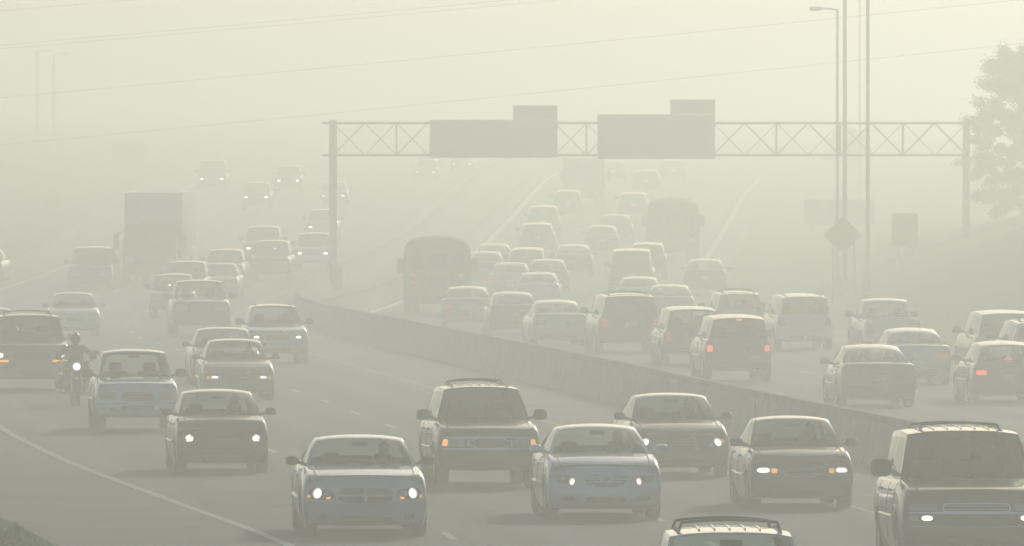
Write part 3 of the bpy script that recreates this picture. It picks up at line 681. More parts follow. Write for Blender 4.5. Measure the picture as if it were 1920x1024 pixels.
VAN = spec(SUV, type='van', L=4.9, W=1.95, H=1.84, gc=.24, znose=.86, zcowl=1.10, zbelt=1.06, zdeck=1.06, ztail=1.06, sc=.86, sw=1.62, srr=4.62, sd=4.86, wr=.77, fo=.92, wb=2.95, tr=.34, bdoor=2.35)

def hl(q, lamps=(), amber=(), m=None, rnd=.12):
    d = dict(q=q, lamps=list(lamps), amber=list(amber), rnd=rnd)
    if m: d['m'] = m
    return d
GEN_FRONT = dict(grille=dict(b=.36, t0=.66, t1=.86, tb=.38, bars='h', n=3), lights=[hl([(.48, .64), (.93, .66), (.93, .86), (.5, .84)])], plates=[([(-.45, .10), (.45, .10), (.48, .26), (-.48, .26)], M_TRIM, 'air_intake')])
def gen_front(lit=None, amb=None, suv=False, r=.085, chrome=False):
    lamps = [(.70, .765, .095 if r > .08 else .085, lit, -.05)] if lit else []
    am = [([(.84, .68), (.93, .69), (.93, .83), (.84, .82)], amb)] if amb else []
    f = dict(grille=dict(b=.40 if suv else .36, t0=.64 if suv else .66, t1=.88, tb=.42 if suv else .38, bars='h', n=3, chrome=chrome), lights=[hl([(.48, .66), (.93, .68), (.93, .87), (.5, .87)], lamps, am)],
             plates=[([(-.45, .10), (.45, .10), (.48, .26), (-.48, .26)], M_TRIM, 'air_intake')])
    return f
def gen_rear(lit=M_RED, suv=False, plate=True, high=False, spoiler=False):
    d = dict(pairs=[([(.66, .52), (.93, .52), (.95, .92), (.80, .92)], lit, 'tail_light')] if suv else [([(.52, .62), (.94, .60), (.94, .84), (.55, .82)], lit, 'tail_light')],
             plates=[([(-.19, .56), (.19, .56), (.19, .76), (-.19, .76)], M_PLATE, 'number_plate')] if plate else [], spoiler=spoiler)
    d['pairs'].append(([(.05, .08), (.6, .08), (.6, .14), (.05, .14)], M_TRIM, 'bumper_trim'))
    if high: d['high'] = (.12, .86, .95)
    return d

CHARGER = spec(SEDAN, L=5.05, W=1.89, H=1.49, wb=3.05, fo=.95, tr=.36, znose=.90, zcowl=1.03, zbelt=1.0, zdeck=1.07, ztail=1.05, sc=1.45, sw=2.15, srr=3.45, sd=4.35, wr=.695, mir_m=M_TRIM, tw=.23,
    fprof=[(0,.14),(.12,.05),(.3,.02),(.46,.0),(.6,.0),(.85,.03),(1,.12)],
    front=dict(grille=dict(b=.44, t0=.50, t1=.82, tb=.46, bars='x', rnd=.12), lights=[hl([(.52, .57), (.95, .58), (.93, .82), (.52, .79)], [(.80, .71, .078, M_LIT, 1.), (.62, .70, .06, M_LENS, 1.)], [([(.575, .585), (.64, .585), (.64, .655), (.575, .65)], M_AMBL), ([(.90, .60), (.945, .61), (.945, .68), (.90, .67)], M_AMBL)], M_TRIM)],
        plates=[([(-.42, .10), (.42, .10), (.46, .19), (-.46, .19)], M_TRIM, 'air_intake')], pairs=[([(.66, .14), (.82, .14), (.84, .26), (.68, .26)], M_TRIM, 'fog_lamp_recess')]))
CAMRY = spec(SEDAN, L=4.8, W=1.82, H=1.47, wb=2.78, fo=.95, tr=.33, znose=.84, zcowl=1.01, zbelt=.97, sc=1.22, sw=2.02, srr=3.35, sd=4.1, wr=.68,
    front=dict(grille=dict(b=.30, t0=.56, t1=.84, tb=.44, bars='hw', n=4, barbody=True, rnd=.3), lights=[hl([(.52, .62), (.86, .66), (.96, .86), (.60, .82)], [(.61, .69, .046, M_LITP, 1.2), (.78, .76, .05, M_LENS, 1.)], [])],
        plates=[([(-.34, .15), (.34, .15), (.40, .30), (-.40, .30)], M_TRIM, 'air_intake')], pairs=[([(.60, .19), (.82, .22), (.82, .32), (.58, .31)], M_TRIM, 'fog_lamp_recess')]))
COROLLA = spec(SEDAN, L=4.65, W=1.76, H=1.48, znose=.79, zcowl=.99, zbelt=.96, sw=1.98, mir_m=M_TRIM, wr=.71,
    front=dict(grille=dict(b=.24, t0=.66, t1=.84, tb=.30, bars='h', n=2, rnd=.2), lights=[hl([(.52, .62), (.93, .70), (.93, .92), (.66, .84)], [(.80, .79, .082, M_LIT, .95)], [([(.895, .74), (.945, .76), (.945, .9), (.895, .88)], M_AMBL)])], plates=[([(-.5, .09), (.5, .09), (.52, .24), (-.52, .24)], M_TRIM, 'air_intake')]))
FOCUS = spec(SEDAN, L=4.4, W=1.70, H=1.48, wb=2.6, fo=.86, tr=.30, znose=.83, zcowl=.98, zbelt=.95, sc=1.1, sw=1.85, srr=3.15, sd=3.8, wr=.71, mir_m=M_TRIM, antenna=True,
    front=dict(grille=dict(b=.36, t0=.60, t1=.76, tb=.36, bars='h', n=2, chrome=True, rnd=.5, lip=.025), lights=[hl([(.50, .64), (.93, .66), (.93, .84), (.50, .80)], [(.785, .735, .115, M_LIT, -.058)], [([(.52, .66), (.63, .665), (.63, .79), (.52, .775)], M_AMBL)])], plates=[([(-.55, .08), (.55, .08), (.58, .22), (-.58, .22)], M_TRIM, 'air_intake')]))
VERSA = spec(SEDAN, L=4.35, W=1.70, H=1.50, wb=2.6, fo=.86, tr=.305, znose=.80, zcowl=1.02, zbelt=.99, sc=.95, sw=1.78, srr=3.2, sd=3.85, wr=.72, mir_m=M_TRIM,
    front=dict(grille=dict(b=.40, t0=.66, t1=.80, tb=.44, bars='h', n=1, barchrome=True, rnd=.3), lights=[hl([(.58, .66), (.90, .70), (.95, .94), (.72, .88)], [(.73, .77, .055, M_LIT, 1.), (.81, .82, .038, M_LIT, 1.), (.77, .86, .028, M_LITS, 1.), (.79, .72, .026, M_LITS, 1.)])], plates=[([(-.5, .10), (.5, .10), (.5, .28), (-.5, .28)], M_TRIM, 'air_intake')]))
EXPLORER = spec(SUV, L=4.8, W=1.83, H=1.76, znose=1.0, zcowl=1.14, zbelt=1.1, gc=.30, sc=1.3, sw=1.85, wr=.70, rack=dict(h=.08, b=.74, p=(.08, .85), bars=(.5, .82), ribs=True),
    bumper=M_TRIM, front=dict(grille=dict(b=.42, t0=.60, t1=.84, tb=.42, bars='v', n=22, chrome=True, rnd=.42, lip=.035), lights=[hl([(.50, .62), (.94, .62), (.94, .84), (.50, .84)], [(.64, .73, .07, M_LENS, 1.)], [([(.83, .64), (.93, .64), (.93, .82), (.83, .82)], M_AMBL)])],
        plates=[([(-.95, .84), (.95, .84), (.95, .885), (-.95, .885)], M_CHR, 'chrome_strip'), ([(-.95, .545), (.95, .545), (.95, .585), (-.95, .585)], M_CHR, 'chrome_strip'), ([(-.5, .12), (.5, .12), (.5, .26), (-.5, .26)], M_UND, 'air_intake')]))
TAHOE = spec(SUV, L=5.05, W=2.04, H=1.94, wb=2.95, fo=.93, tr=.39, znose=1.12, zcowl=1.25, zbelt=1.22, gc=.32, sc=1.42, sw=2.0, srr=4.8, sd=5.01, wr=.74, rack=dict(h=.075, b=.72, p=(.08, .92), bars=(.18, .85), ribs=True), mir=(.25, .29, .17), bumper=None,
    front=dict(grille=dict(b=.46, t0=.70, t1=.82, tb=.46, bars='h', n=2, chrome=True, rnd=.05, lip=.02), lights=[hl([(.54, .70), (.95, .70), (.95, .84), (.54, .84)], [], [], M_LENS), hl([(.56, .50), (.95, .50), (.95, .635), (.56, .635)], [(.685, .57, .07, M_LITS, -.042)], [([(.80, .52), (.93, .52), (.93, .62), (.80, .62)], M_AMB)], M_TRIM)],
        plates=[([(-.95, .645), (.95, .645), (.95, .685), (-.95, .685)], M_CHR, 'chrome_strip'), ([(-.46, .50), (.46, .50), (.46, .63), (-.46, .63)], M_TRIM, 'lower_grille'), ([(-.96, .40), (.96, .40), (.96, .425), (-.96, .425)], M_CHR, 'bumper_strip'), ([(-.42, .12), (.42, .12), (.42, .24), (-.42, .24)], M_TRIM, 'air_intake')]))
CHEROKEE = spec(SUV, L=4.4, W=1.75, H=1.66, znose=.98, zcowl=1.08, zbelt=1.06, sw=1.75, srr=4.15, sd=4.36, wr=.735, privacy=False, rack=dict(h=.10, b=.84, p=(.06, .94), bars=(.14, .86), ribs=True), antenna=False, front=gen_front(suv=True))
RANGER = spec(PICK, L=5.0, W=1.76, H=1.72, znose=1.0, zcowl=1.12, wb=3.1, srr=3.0, sd=3.25, wr=.73, front=dict(grille=dict(b=.42, t0=.52, t1=.82, tb=.40, bars='h', n=3, chrome=False, rnd=.15), lights=[hl([(.50, .56), (.94, .58), (.94, .80), (.50, .82)], [(.7, .7, .07, M_LENS, .9)], [([(.84, .60), (.93, .61), (.93, .77), (.84, .78)], M_AMB)])],
        plates=[([(-.40, .25), (.40, .25), (.42, .38), (-.42, .38)], M_TRIM, 'air_intake'), ([(-.95, .43), (.95, .43), (.95, .455), (-.95, .455)], M_CHR, 'bumper_strip')], pairs=[([(.56, .20), (.70, .20), (.70, .32), (.56, .32)], M_TRIM, 'fog_lamp_recess')]))

def place(X, Y, S, away, tangent=None):
    """root transform for a vehicle whose camera-side end stands at (X, Y)"""
    f = tangent or (yellow_x if not away else rl_s)
    y2 = Y+S['L']/2; m = (f(y2+8)-f(y2-8))/16; gr = (rise(y2+4)-rise(y2-4))/8
    x2 = X+m*S['L']/2; d = Vector((m, 1)).normalized()
    fw = d if away else -d
    return (x2, y2, rise(y2)+.002), (0, (-1 if away else 1)*math.atan(gr), math.atan2(fw.y, fw.x))

C = {k: paint(k, *v) for k, v in dict(
    silverblue=((.54, .62, .73), .35), paleblue=((.66, .75, .87), .3), taupe=((.17, .155, .125), .4), olive=((.13, .125, .105), .4), darkgreen=((.028, .036, .034), .3), black=((.014, .015, .017), .2),
    white=((.76, .78, .80), .0), charcoal=((.05, .053, .055), .35), tan=((.26, .225, .17), .3), maroon=((.15, .035, .03), .3), navy=((.06, .075, .10), .35), silver=((.52, .55, .58), .45), grey=((.2, .21, .22), .5), gold=((.30, .27, .20), .5)).items()}
GL, GR = 'oncoming vehicles on the near carriageway', 'outgoing vehicles on the far carriageway'
def car(S, name, label, cat, X, Y, col, away=False, detail=1):
    loc, rot = place(X, Y, S, away); return make_car(S, name, label, cat, loc, rot, GR if away else GL, C[col], detail)
def V(base, **kw): return spec(base, **kw)
SEDF = lambda lit=None, amb=None, **k: spec(SEDAN, front=gen_front(lit, amb), **k)
SUVF = lambda lit=None, amb=None, **k: spec(SUV, front=gen_front(lit, amb, True), **k)
SEDR = lambda lit=M_RED, **k: spec(SEDAN, rearf=gen_rear(lit, **k.pop('rk', {})), **k)
SUVR = lambda lit=M_RED, **k: spec(SUV, rearf=gen_rear(lit, True, **k.pop('rk', {})), **k)

near = {}
near['charger'] = car(CHARGER, 'sedan', 'silver blue muscle sedan with crosshair grille and round lit headlights', 'car', -2.16, 157.4, 'silverblue', detail=2)
near['camry'] = car(CAMRY, 'sedan', 'pale blue sedan with slatted grille and pinkish inner lamps lit', 'car', 1.46, 165.3, 'paleblue', detail=2)
near['explorer'] = car(EXPLORER, 'suv', 'black SUV with chrome oval grille, roof rack and lit amber corner lamps', 'suv', -.37, 182.1, 'black', detail=2)
near['corolla'] = car(COROLLA, 'sedan', 'taupe sedan with bright lamps directly behind the pale blue sedan', 'car', 3.02, 188.5, 'taupe', detail=2)
near['focus'] = car(FOCUS, 'sedan', 'olive grey compact sedan with thin oval chrome grille beside the yellow line', 'car', 4.67, 170.6, 'olive', detail=2)
near['tahoe'] = car(TAHOE, 'suv', 'large dark green SUV with big mirrors, roof rack and low lit lamps', 'suv', 6.24, 143.0, 'darkgreen', detail=2)
near['cherokee'] = car(CHEROKEE, 'suv', 'white boxy SUV of which only roof, rack and windshield top show', 'suv', 2.36, 110.6, 'white', detail=2)
near['versa'] = car(VERSA, 'sedan', 'black compact sedan with clustered lit headlights in front of the silver pickup', 'car', -5.17, 191.1, 'black', detail=2)
near['ranger'] = car(RANGER, 'pickup_truck', 'silver compact pickup with unlit lamps beside the motorcycle', 'pickup truck', -7.77, 221.4, 'paleblue', detail=2)
near['sedan_lit'] = car(SEDF(M_LIT, M_AMBL, W=1.75, L=4.55, znose=.70), 'sedan', 'grey sedan with both headlights lit in front of a darker sedan', 'car', -6.45, 252.5, 'gold', detail=2)
car(SEDF(None, None, L=4.8), 'sedan', 'dark grey sedan half hidden behind the grey sedan with lit headlights', 'car', -7.24, 271.5, 'grey')
car(V(SUV, W=1.8, L=4.5, H=1.70, zcowl=1.1, znose=.95, zbelt=1.06, rack=dict(h=.06, b=.8, bars=()), front=gen_front(M_LIT, None, True, .075), privacy=False, wr=.70, sw=1.9), 'suv', 'pale blue compact SUV with squarish lit headlights near the barrier', 'suv', -6.59, 300.3, 'silverblue')
car(V(SUV, L=5.4, W=2.02, H=1.92, wb=3.3, znose=1.14, zcowl=1.24, zbelt=1.2, srr=5.1, sd=5.34, rack=dict(h=.07, b=.78), front=dict(grille=dict(b=.5, t0=.62, t1=.84, bars='h', n=2), lights=[hl([(.55, .62), (.95, .62), (.95, .84), (.55, .84)], [(.8, .75, .09, M_LIT, .8)], [([(.56, .53), (.95, .53), (.95, .60), (.56, .60)], M_AMBL)])], plates=[([(-.97, .40), (.97, .40), (.97, .44), (-.97, .44)], M_CHR, 'bumper_strip')])), 'suv', 'tan full size SUV with amber lamps behind the motorcycle', 'suv', -11.86, 262.9, 'tan')
car(V(PICK, W=1.98, L=5.6, H=1.88, wb=3.5, znose=1.16, zcowl=1.26, zbelt=1.2, zdeck=1.2, ztail=1.2, sc=1.5, sw=2.05, srr=3.4, sd=3.65, tr=.39, gc=.36, hood_bulge=True, front=gen_front(None, None, True)), 'pickup_truck', 'dark full size pickup with tall hood and unlit lamps', 'pickup truck', -10.22, 351.1, 'charcoal')
car(V(SUV, W=1.76, H=1.66, L=4.4, znose=.9, zcowl=1.05, zbelt=1.02, privacy=False, wr=.72, front=gen_front(None, None, True)), 'suv', 'small grey SUV with see-through windows left of the dark pickup', 'suv', -12.54, 393.8, 'grey')
car(SUVF(M_FARLIT, H=1.78), 'suv', 'grey SUV roof showing behind the small see-through SUV', 'suv', -12.94, 420.9, 'charcoal')
car(SEDF(None), 'sedan', 'sedan roof peeping out between two SUVs in the hazy queue', 'car', -12.0, 433.5, 'grey')
car(SUVF(M_LIT, L=4.4, H=1.7, W=1.78), 'suv', 'dark compact SUV with two bright lamps behind the dark pickup', 'suv', -12.24, 451.8, 'charcoal')
car(SUVF(None, W=1.85, H=1.8, hood_bulge=True), 'suv', 'hazy unlit SUV directly left of the pale SUV by the gantry post', 'suv', -10.64, 467.7, 'charcoal')
car(SUVF(M_FARLIT, W=1.9, H=1.85), 'suv', 'hazy SUV with glinting roof following the unlit SUV', 'suv', -11.82, 503.1, 'charcoal')
car(SUVF(M_FARLIT, W=1.82, H=1.75), 'suv', 'pale hazy SUV with dim lamps just left of the gantry post', 'suv', -9.18, 490.7, 'silverblue')
car(SUVF(M_FARLIT, W=1.82, H=1.72), 'suv', 'hazy SUV half hidden by the gantry post', 'suv', -9.93, 556.3, 'grey')
car(SEDF(M_FARLIT), 'sedan', 'far sedan with two dim lamps behind the gantry post', 'car', -11.06, 660.2, 'grey', detail=0)
car(SUVF(M_FARLIT, H=1.7), 'suv', 'far hazy SUV left of the gantry post near the crest', 'suv', -15.46, 644.3, 'charcoal', detail=0)
car(VAN if False else V(VAN, front=gen_front(None, None)), 'van', 'dark hazy van left of the box truck', 'van', -17.81, 449.7, 'grey')
car(SEDF(None, None, W=1.74, L=4.5, rr=.2), 'sedan', 'pale blue sedan with unlit lamps behind the tan SUV', 'car', -14.44, 352.3, 'paleblue')
car(SEDF(M_FARLIT), 'sedan', 'sedan cut off by the picture edge beyond the hazy van', 'car', -23.11, 465.5, 'grey', detail=0)
car(SEDF(None, W=1.72), 'sedan', 'sedan mostly hidden behind the tan SUV at the picture edge', 'car', -15.23, 312.5, 'grey')
car(SEDF(M_FARLIT), 'sedan', 'far sedan with a pair of lamps below the larger sign', 'car', -6.14, 753.4, 'grey', detail=0)
car(SEDF(M_FARLIT), 'sedan', 'farthest sedan with lamps left of the sunlit barrier end', 'car', -3.73, 793.9, 'grey', detail=0)
car(SEDF(M_FARLIT), 'sedan', 'faint sedan with lamps just under the sign panel corner', 'car', -6.36, 820.1, 'grey', detail=0)
car(SUVF(M_FARLIT), 'suv', 'faint SUV with one glint right of the far hazy SUV', 'suv', -14.69, 699.7, 'grey', detail=0)

car(V(VAN, H=1.95, W=2.05, front=gen_front(M_FARLIT, None)), 'van', 'far hazy van with two lamps and a roof glint beyond the box truck', 'van', -20.11, 714.5, 'grey', detail=0)
# outgoing
car(V(SEDAN, L=4.8, W=1.80, H=1.45, tr=.33, mir_m=M_TRIM, rearf=gen_rear(M_RED, spoiler=False)), 'sedan', 'black executive sedan seen from behind with white number plate', 'car', 8.46, 245.0, 'black', True, 2)
car(SEDR(M_REDD, L=4.7, W=1.76), 'sedan', 'silver sedan with faint red tail lights right of the black sedan', 'car', 10.35, 270.9, 'silverblue', True, 2)
car(V(SEDAN, type='hatch', L=4.5, W=1.72, H=1.47, sd=4.42, srr=3.9, zdeck=.97, ztail=.95, zbelt=.95, wins=[(.06, .36), (.39, .64), (.68, .92)], rear_b=.86, mir_m=M_TRIM, rr=.16,
      rearf=dict(pairs=[([(.64, .60), (.92, .60), (.92, .76), (.64, .76)], M_REDL, 'tail_light')], plates=[([(-.18, .46), (.18, .46), (.18, .64), (-.18, .64)], M_PLATE, 'number_plate')], high=(.13, .10, .2))), 'wagon', 'dark red wagon with red brake lights at the picture edge', 'car', 11.63, 249.5, 'maroon', True, 2)
car(SUVR(M_RED, H=1.72, L=4.5, W=1.82, rack=dict(h=.06, b=.8)), 'suv', 'white SUV cut off at the picture edge above the red wagon', 'suv', 13.48, 270.2, 'white', True)
car(SUVR(M_RED, H=1.80, L=4.8, W=1.9), 'suv', 'dark SUV at the picture edge beyond the white SUV', 'suv', 13.10, 280.5, 'charcoal', True)
car(V(PICK, L=4.9, W=1.75, H=1.72, wb=3.0, srr=2.9, sd=3.2, rearf=gen_rear(M_RED, True)), 'pickup_truck', 'white compact pickup with plain tailgate seen from behind', 'pickup truck', 11.19, 312.5, 'white', True)
car(V(VAN, H=1.74, W=1.80, L=4.7, privacy=True, rack=dict(h=.05, b=.8, bars=()), rearf=gen_rear(M_RED, True)), 'van', 'white minivan with dark rear window right of the braking black SUV', 'van', 8.93, 324.7, 'white', True)
car(SUVR(M_RED, H=1.62, W=1.75, L=4.5, rack=dict(h=.06, b=.8), znose=.85, zcowl=1.0, zbelt=1.0), 'suv', 'grey wagon with roof rack mostly hidden behind the braking black SUV', 'suv', 7.34, 343.0, 'grey', True)
car(V(SUV, H=1.77, W=1.80, L=4.45, rear_b=.88, privacy=True, rearf=dict(pairs=[([(.78, .58), (.95, .58), (.95, .78), (.80, .78)], M_REDL, 'tail_light')], plates=[([(-.60, .30), (-.24, .30), (-.24, .40), (-.60, .40)], M_PLATE, 'number_plate')], high=(.12, .87, .95))), 'suv', 'black SUV with three bright red brake lights by the barrier', 'suv', 5.84, 274.3, 'black', True, 2)
car(V(SUV, H=1.68, W=1.74, L=4.5, znose=.85, zcowl=1.02, zbelt=1.0, sw=1.8, rearf=gen_rear(M_REDD, True, spoiler=False), privacy=False), 'suv', 'black wagon with dim red lamp just left of the braking SUV', 'suv', 5.08, 298.6, 'black', True, 2)
car(SUVR(M_REDD, H=1.82, W=2.0, L=5.3, wb=3.2, srr=5.0, sd=5.24, rack=dict(h=.05, b=.8)), 'suv', 'charcoal full size SUV with one dim red lamp beyond the barrier', 'suv', 3.56, 318.9, 'charcoal', True)
car(SEDR(L=4.6), 'sedan', 'grey sedan above the black wagon in the outgoing queue', 'car', 5.58, 378.2, 'grey', True)
car(SEDR(L=4.6), 'sedan', 'pale sedan roof between the dark van and the full size SUV', 'car', 4.76, 401.7, 'silver', True)
car(SEDR(L=4.7), 'sedan', 'dark sedan alone in the outer lane beside the grass', 'car', 8.01, 442.7, 'charcoal', True)
car(V(VAN, H=1.9, W=1.96, rearf=gen_rear(M_RED, True)), 'van', 'dark hazy van with plain rear in the outgoing middle lane', 'van', 4.94, 442.7, 'charcoal', True)
car(SUVR(H=1.68, W=1.75), 'suv', 'hazy SUV half hidden behind the dark van', 'suv', 5.97, 469.9, 'grey', True)
car(SEDR(L=4.7, W=1.78), 'sedan', 'silver sedan nearest the full size SUV along the barrier', 'car', 1.53, 331.7, 'silver', True)
car(SEDR(L=4.6, W=1.76), 'sedan', 'charcoal sedan between two silver sedans along the barrier', 'car', .14, 354.6, 'charcoal', True)
car(SEDR(M_REDD, L=4.9, W=1.83), 'sedan', 'grey sedan with two faint red tail lights in front of the near bus', 'car', -1.58, 371.7, 'grey', True)
car(SEDR(L=4.6), 'sedan', 'white sedan in the second row right of the near bus', 'car', .97, 413.7, 'white', True)
car(SEDR(M_REDD, L=4.6), 'sedan', 'pale sedan with a red lamp partly behind the white sedan', 'car', -.11, 434.8, 'silver', True)
car(SEDR(L=4.5), 'sedan', 'dark sedan with pale rear window beside the near bus roof', 'car', -1.2, 460.2, 'navy', True)
car(SEDR(L=4.5), 'sedan', 'maroon hazy sedan behind the dark sedan by the bus', 'car', -.84, 478.9, 'maroon', True)
car(SUVR(H=1.7, W=1.78), 'suv', 'dark hazy SUV above the white sedan', 'suv', .62, 456.5, 'charcoal', True)
car(SEDR(L=4.4), 'sedan', 'small sedan corner showing right of the dark hazy SUV', 'car', 1.45, 442.7, 'charcoal', True)
car(SEDR(L=4.6), 'sedan', 'hazy grey sedan alone left of the dark van', 'car', 2.72, 476.7, 'grey', True)
car(SUVR(H=1.62, W=1.8), 'suv', 'hazy SUV two rows beyond the dark hazy SUV', 'suv', 1.24, 526.1, 'charcoal', True, 0)
car(SUVR(H=1.75, W=1.82, privacy=False), 'suv', 'faint SUV with see-through rear window further up the inner lane', 'suv', 1.67, 567.1, 'grey', True, 0)
car(SUVR(H=1.7, W=1.78), 'suv', 'faint SUV with glinting roof corner below the gap between signs', 'suv', 3.25, 619.9, 'grey', True, 0)
car(SEDR(L=4.6), 'sedan', 'hazy pale sedan with bright roof corner left of the far bus', 'car', 4.43, 527.3, 'silver', True, 0)
car(SEDR(L=4.6), 'sedan', 'hazy dark sedan just beyond the pale sedan left of the far bus', 'car', 5.42, 556.3, 'charcoal', True, 0)
car(SUVR(H=1.6), 'suv', 'faint SUV with bright roof corner above the far bus', 'suv', 7.02, 618.3, 'grey', True, 0)
car(SUVR(H=1.6), 'suv', 'faintest SUV near the crest under the second sign', 'suv', 8.77, 696.1, 'grey', True, 0)
car(SEDR(L=4.6), 'sedan', 'vanishing sedan at the crest between the signs', 'car', 7.11, 748.6, 'grey', True, 0)
car(SEDR(L=4.6), 'sedan', 'vanishing sedan at the crest under the second sign', 'car', 11.38, 753.4, 'grey', True, 0)

# ------------------------------------------------------------------ buses and trucks
def wheel_pair(root, x, y, r=.5, tw=.28, rim=M_HUBC):
    for side in (-1, 1):
        t = MB(); ri = r*.58
        t.lathe([(ri, -tw/2), (r*.92, -tw/2), (r, -tw/2+.05), (r, tw/2-.05), (r*.92, tw/2), (ri, tw/2)], 22); o = t.build('wheel', M_RUB, root); o.location = (x, side*y, r); o.rotation_euler = (0, 0, 0 if side > 0 else math.pi)
        t = MB(); t.lathe([(ri, -tw/2), (ri, tw/2-.02), (ri-.04, tw/2-.1), (.09, tw/2-.12), (.07, tw/2-.02), (.001, tw/2-.02)], 18); t.build('rim', rim, o)
def make_bus(label, X, Y, col, L=10.5, W=2.56, H=2.95, lit=False):
    S = dict(L=L); loc, rot = place(X, Y, S, True, lambda y: X*y/Y); root = empty('bus', loc, rot); tag(root, label, 'bus', GR)
    m = mat('bus_'+col[0], col[1], .75, 0, .0, noise=(1.2, .12))
    hw = W/2; prof = [(-hw*.96, .55), (-hw, .75), (-hw, 1.7), (-hw*.99, 2.28), (-hw*.96, 2.5), (-hw*.88, 2.70), (-hw*.7, 2.83), (-hw*.4, 2.91), (0, H)]
    prof = prof+[(-y, z) for y, z in prof[-2::-1]]
    xs = [(-L/2, .93), (-L/2+.05, .97), (-L/2+.18, 1.), (0, 1.), (L/2-1.6, 1.), (L/2-1.5, .99), (L/2-1.4, .96)]
    mb = MB(); mb.grid([[(x, y*k, .55+(z-.55)*(1-(1-k)*.6)) for y, z in prof] for x, k in xs])
    mb.add([(-L/2, y*.93, .55+(z-.55)*(1-.07*.6)) for y, z in prof], [tuple(range(len(prof)))]); mb.add([(L/2-1.4, y*.96, .55+(z-.55)*(1-.04*.6)) for y, z in prof], [tuple(range(len(prof)))])
    mb.build('body', m, root)
    mb = MB(); mb.rbox(L/2-1.5, L/2, -1.0, 1.0, .6, 1.55, .15); mb.build('hood', m, root)
    mb = MB(); mb.rbox(-L/2-.16, -L/2+.02, -hw*.97, hw*.97, .5, .78, .05); mb.build('rear_bumper', M_TRIM, root)
    xr = -L/2-.012; dg = mat('bus_window', (.04, .045, .05), .15, 0, .5)
    mb = MB(); mb.rbox(xr-.02, xr+.05, -.45, .45, .85, 2.45, .03); dr = mb.build('emergency_door', m, root)
    for z0, z1 in ((1.75, 2.32), (1.0, 1.45)):
        mb = MB(); mb.rbox(xr-.035, xr+.02, -.36, .36, z0, z1, .03); mb.build('door_window', dg, dr)
    for side in (-1, 1):
        mb = MB(); mb.rbox(xr-.025, xr+.05, side*.55 if side > 0 else -1.02, 1.02 if side > 0 else -.55, 1.75, 2.3, .04); mb.build('rear_window', dg, root)
        for z, mm, r_ in ((1.52, M_REDD if lit else M_RED, .09), (1.25, M_REDD if lit and side > 0 else M_RED, .08), (1.05, M_AMB, .08)):
            mb = MB(); mb.lathe([(.001, -.05), (r_*.7, -.04), (r_, 0), (r_, .05)], 14, 'x', (xr-.01, side*.88, z)); mb.build('tail_light', mm, root)
        mb = MB(); mb.lathe([(.001, -.05), (.08, -.03), (.1, 0), (.1, .05)], 14, 'x', (xr+.02, side*.78, 2.5)); mb.build('warning_lamp', M_RED, root)
        n = 9
        for k in range(n):
            x0 = -L/2+.5+k*(L-2.6)/n; mb = MB(); mb.rbox(x0, x0+(L-2.6)/n-.14, side*(hw*.985)-.02, side*(hw*.985)+.03, 1.72, 2.12, .03); mb.build('side_window', dg, root)
        mb = MB(); mb.rbox(-L/2+.1, L/2-1.6, side*hw-.02, side*hw+.02, 1.45, 1.52, .01); mb.build('rub_rail', M_TRIM, root)
        mb = MB(); mb.tube([(L/2-1.5, side*1.1, 1.9), (L/2-1.1, side*1.4, 2.05), (L/2-1.1, side*1.42, 1.75)], .02, 6); mb.rbox(L/2-1.16, L/2-1.08, side*1.42-.13, side*1.42+.13, 1.5, 2.05, .04); mb.build('side_mirror', M_TRIM, root)
    wheel_pair(root, -L/2+2.9, hw-.16); wheel_pair(root, -L/2+2.9, hw-.48); wheel_pair(root, L/2-1.1, hw-.2)
    mb = MB(); mb.box(-L/2+.3, L/2-.6, -.6, .6, .45, .7); mb.build('chassis', M_UND, root)
    return root
make_bus('mustard brown bus with rounded roof and small red lamps beside the sedans', -2.8, 399.4, ('mustard', (.15, .095, .03)), lit=True)
make_bus('hazy brown bus with rounded roof farther up the outer lane', 7.73, 512.1, ('brown', (.14, .095, .035)), L=11)

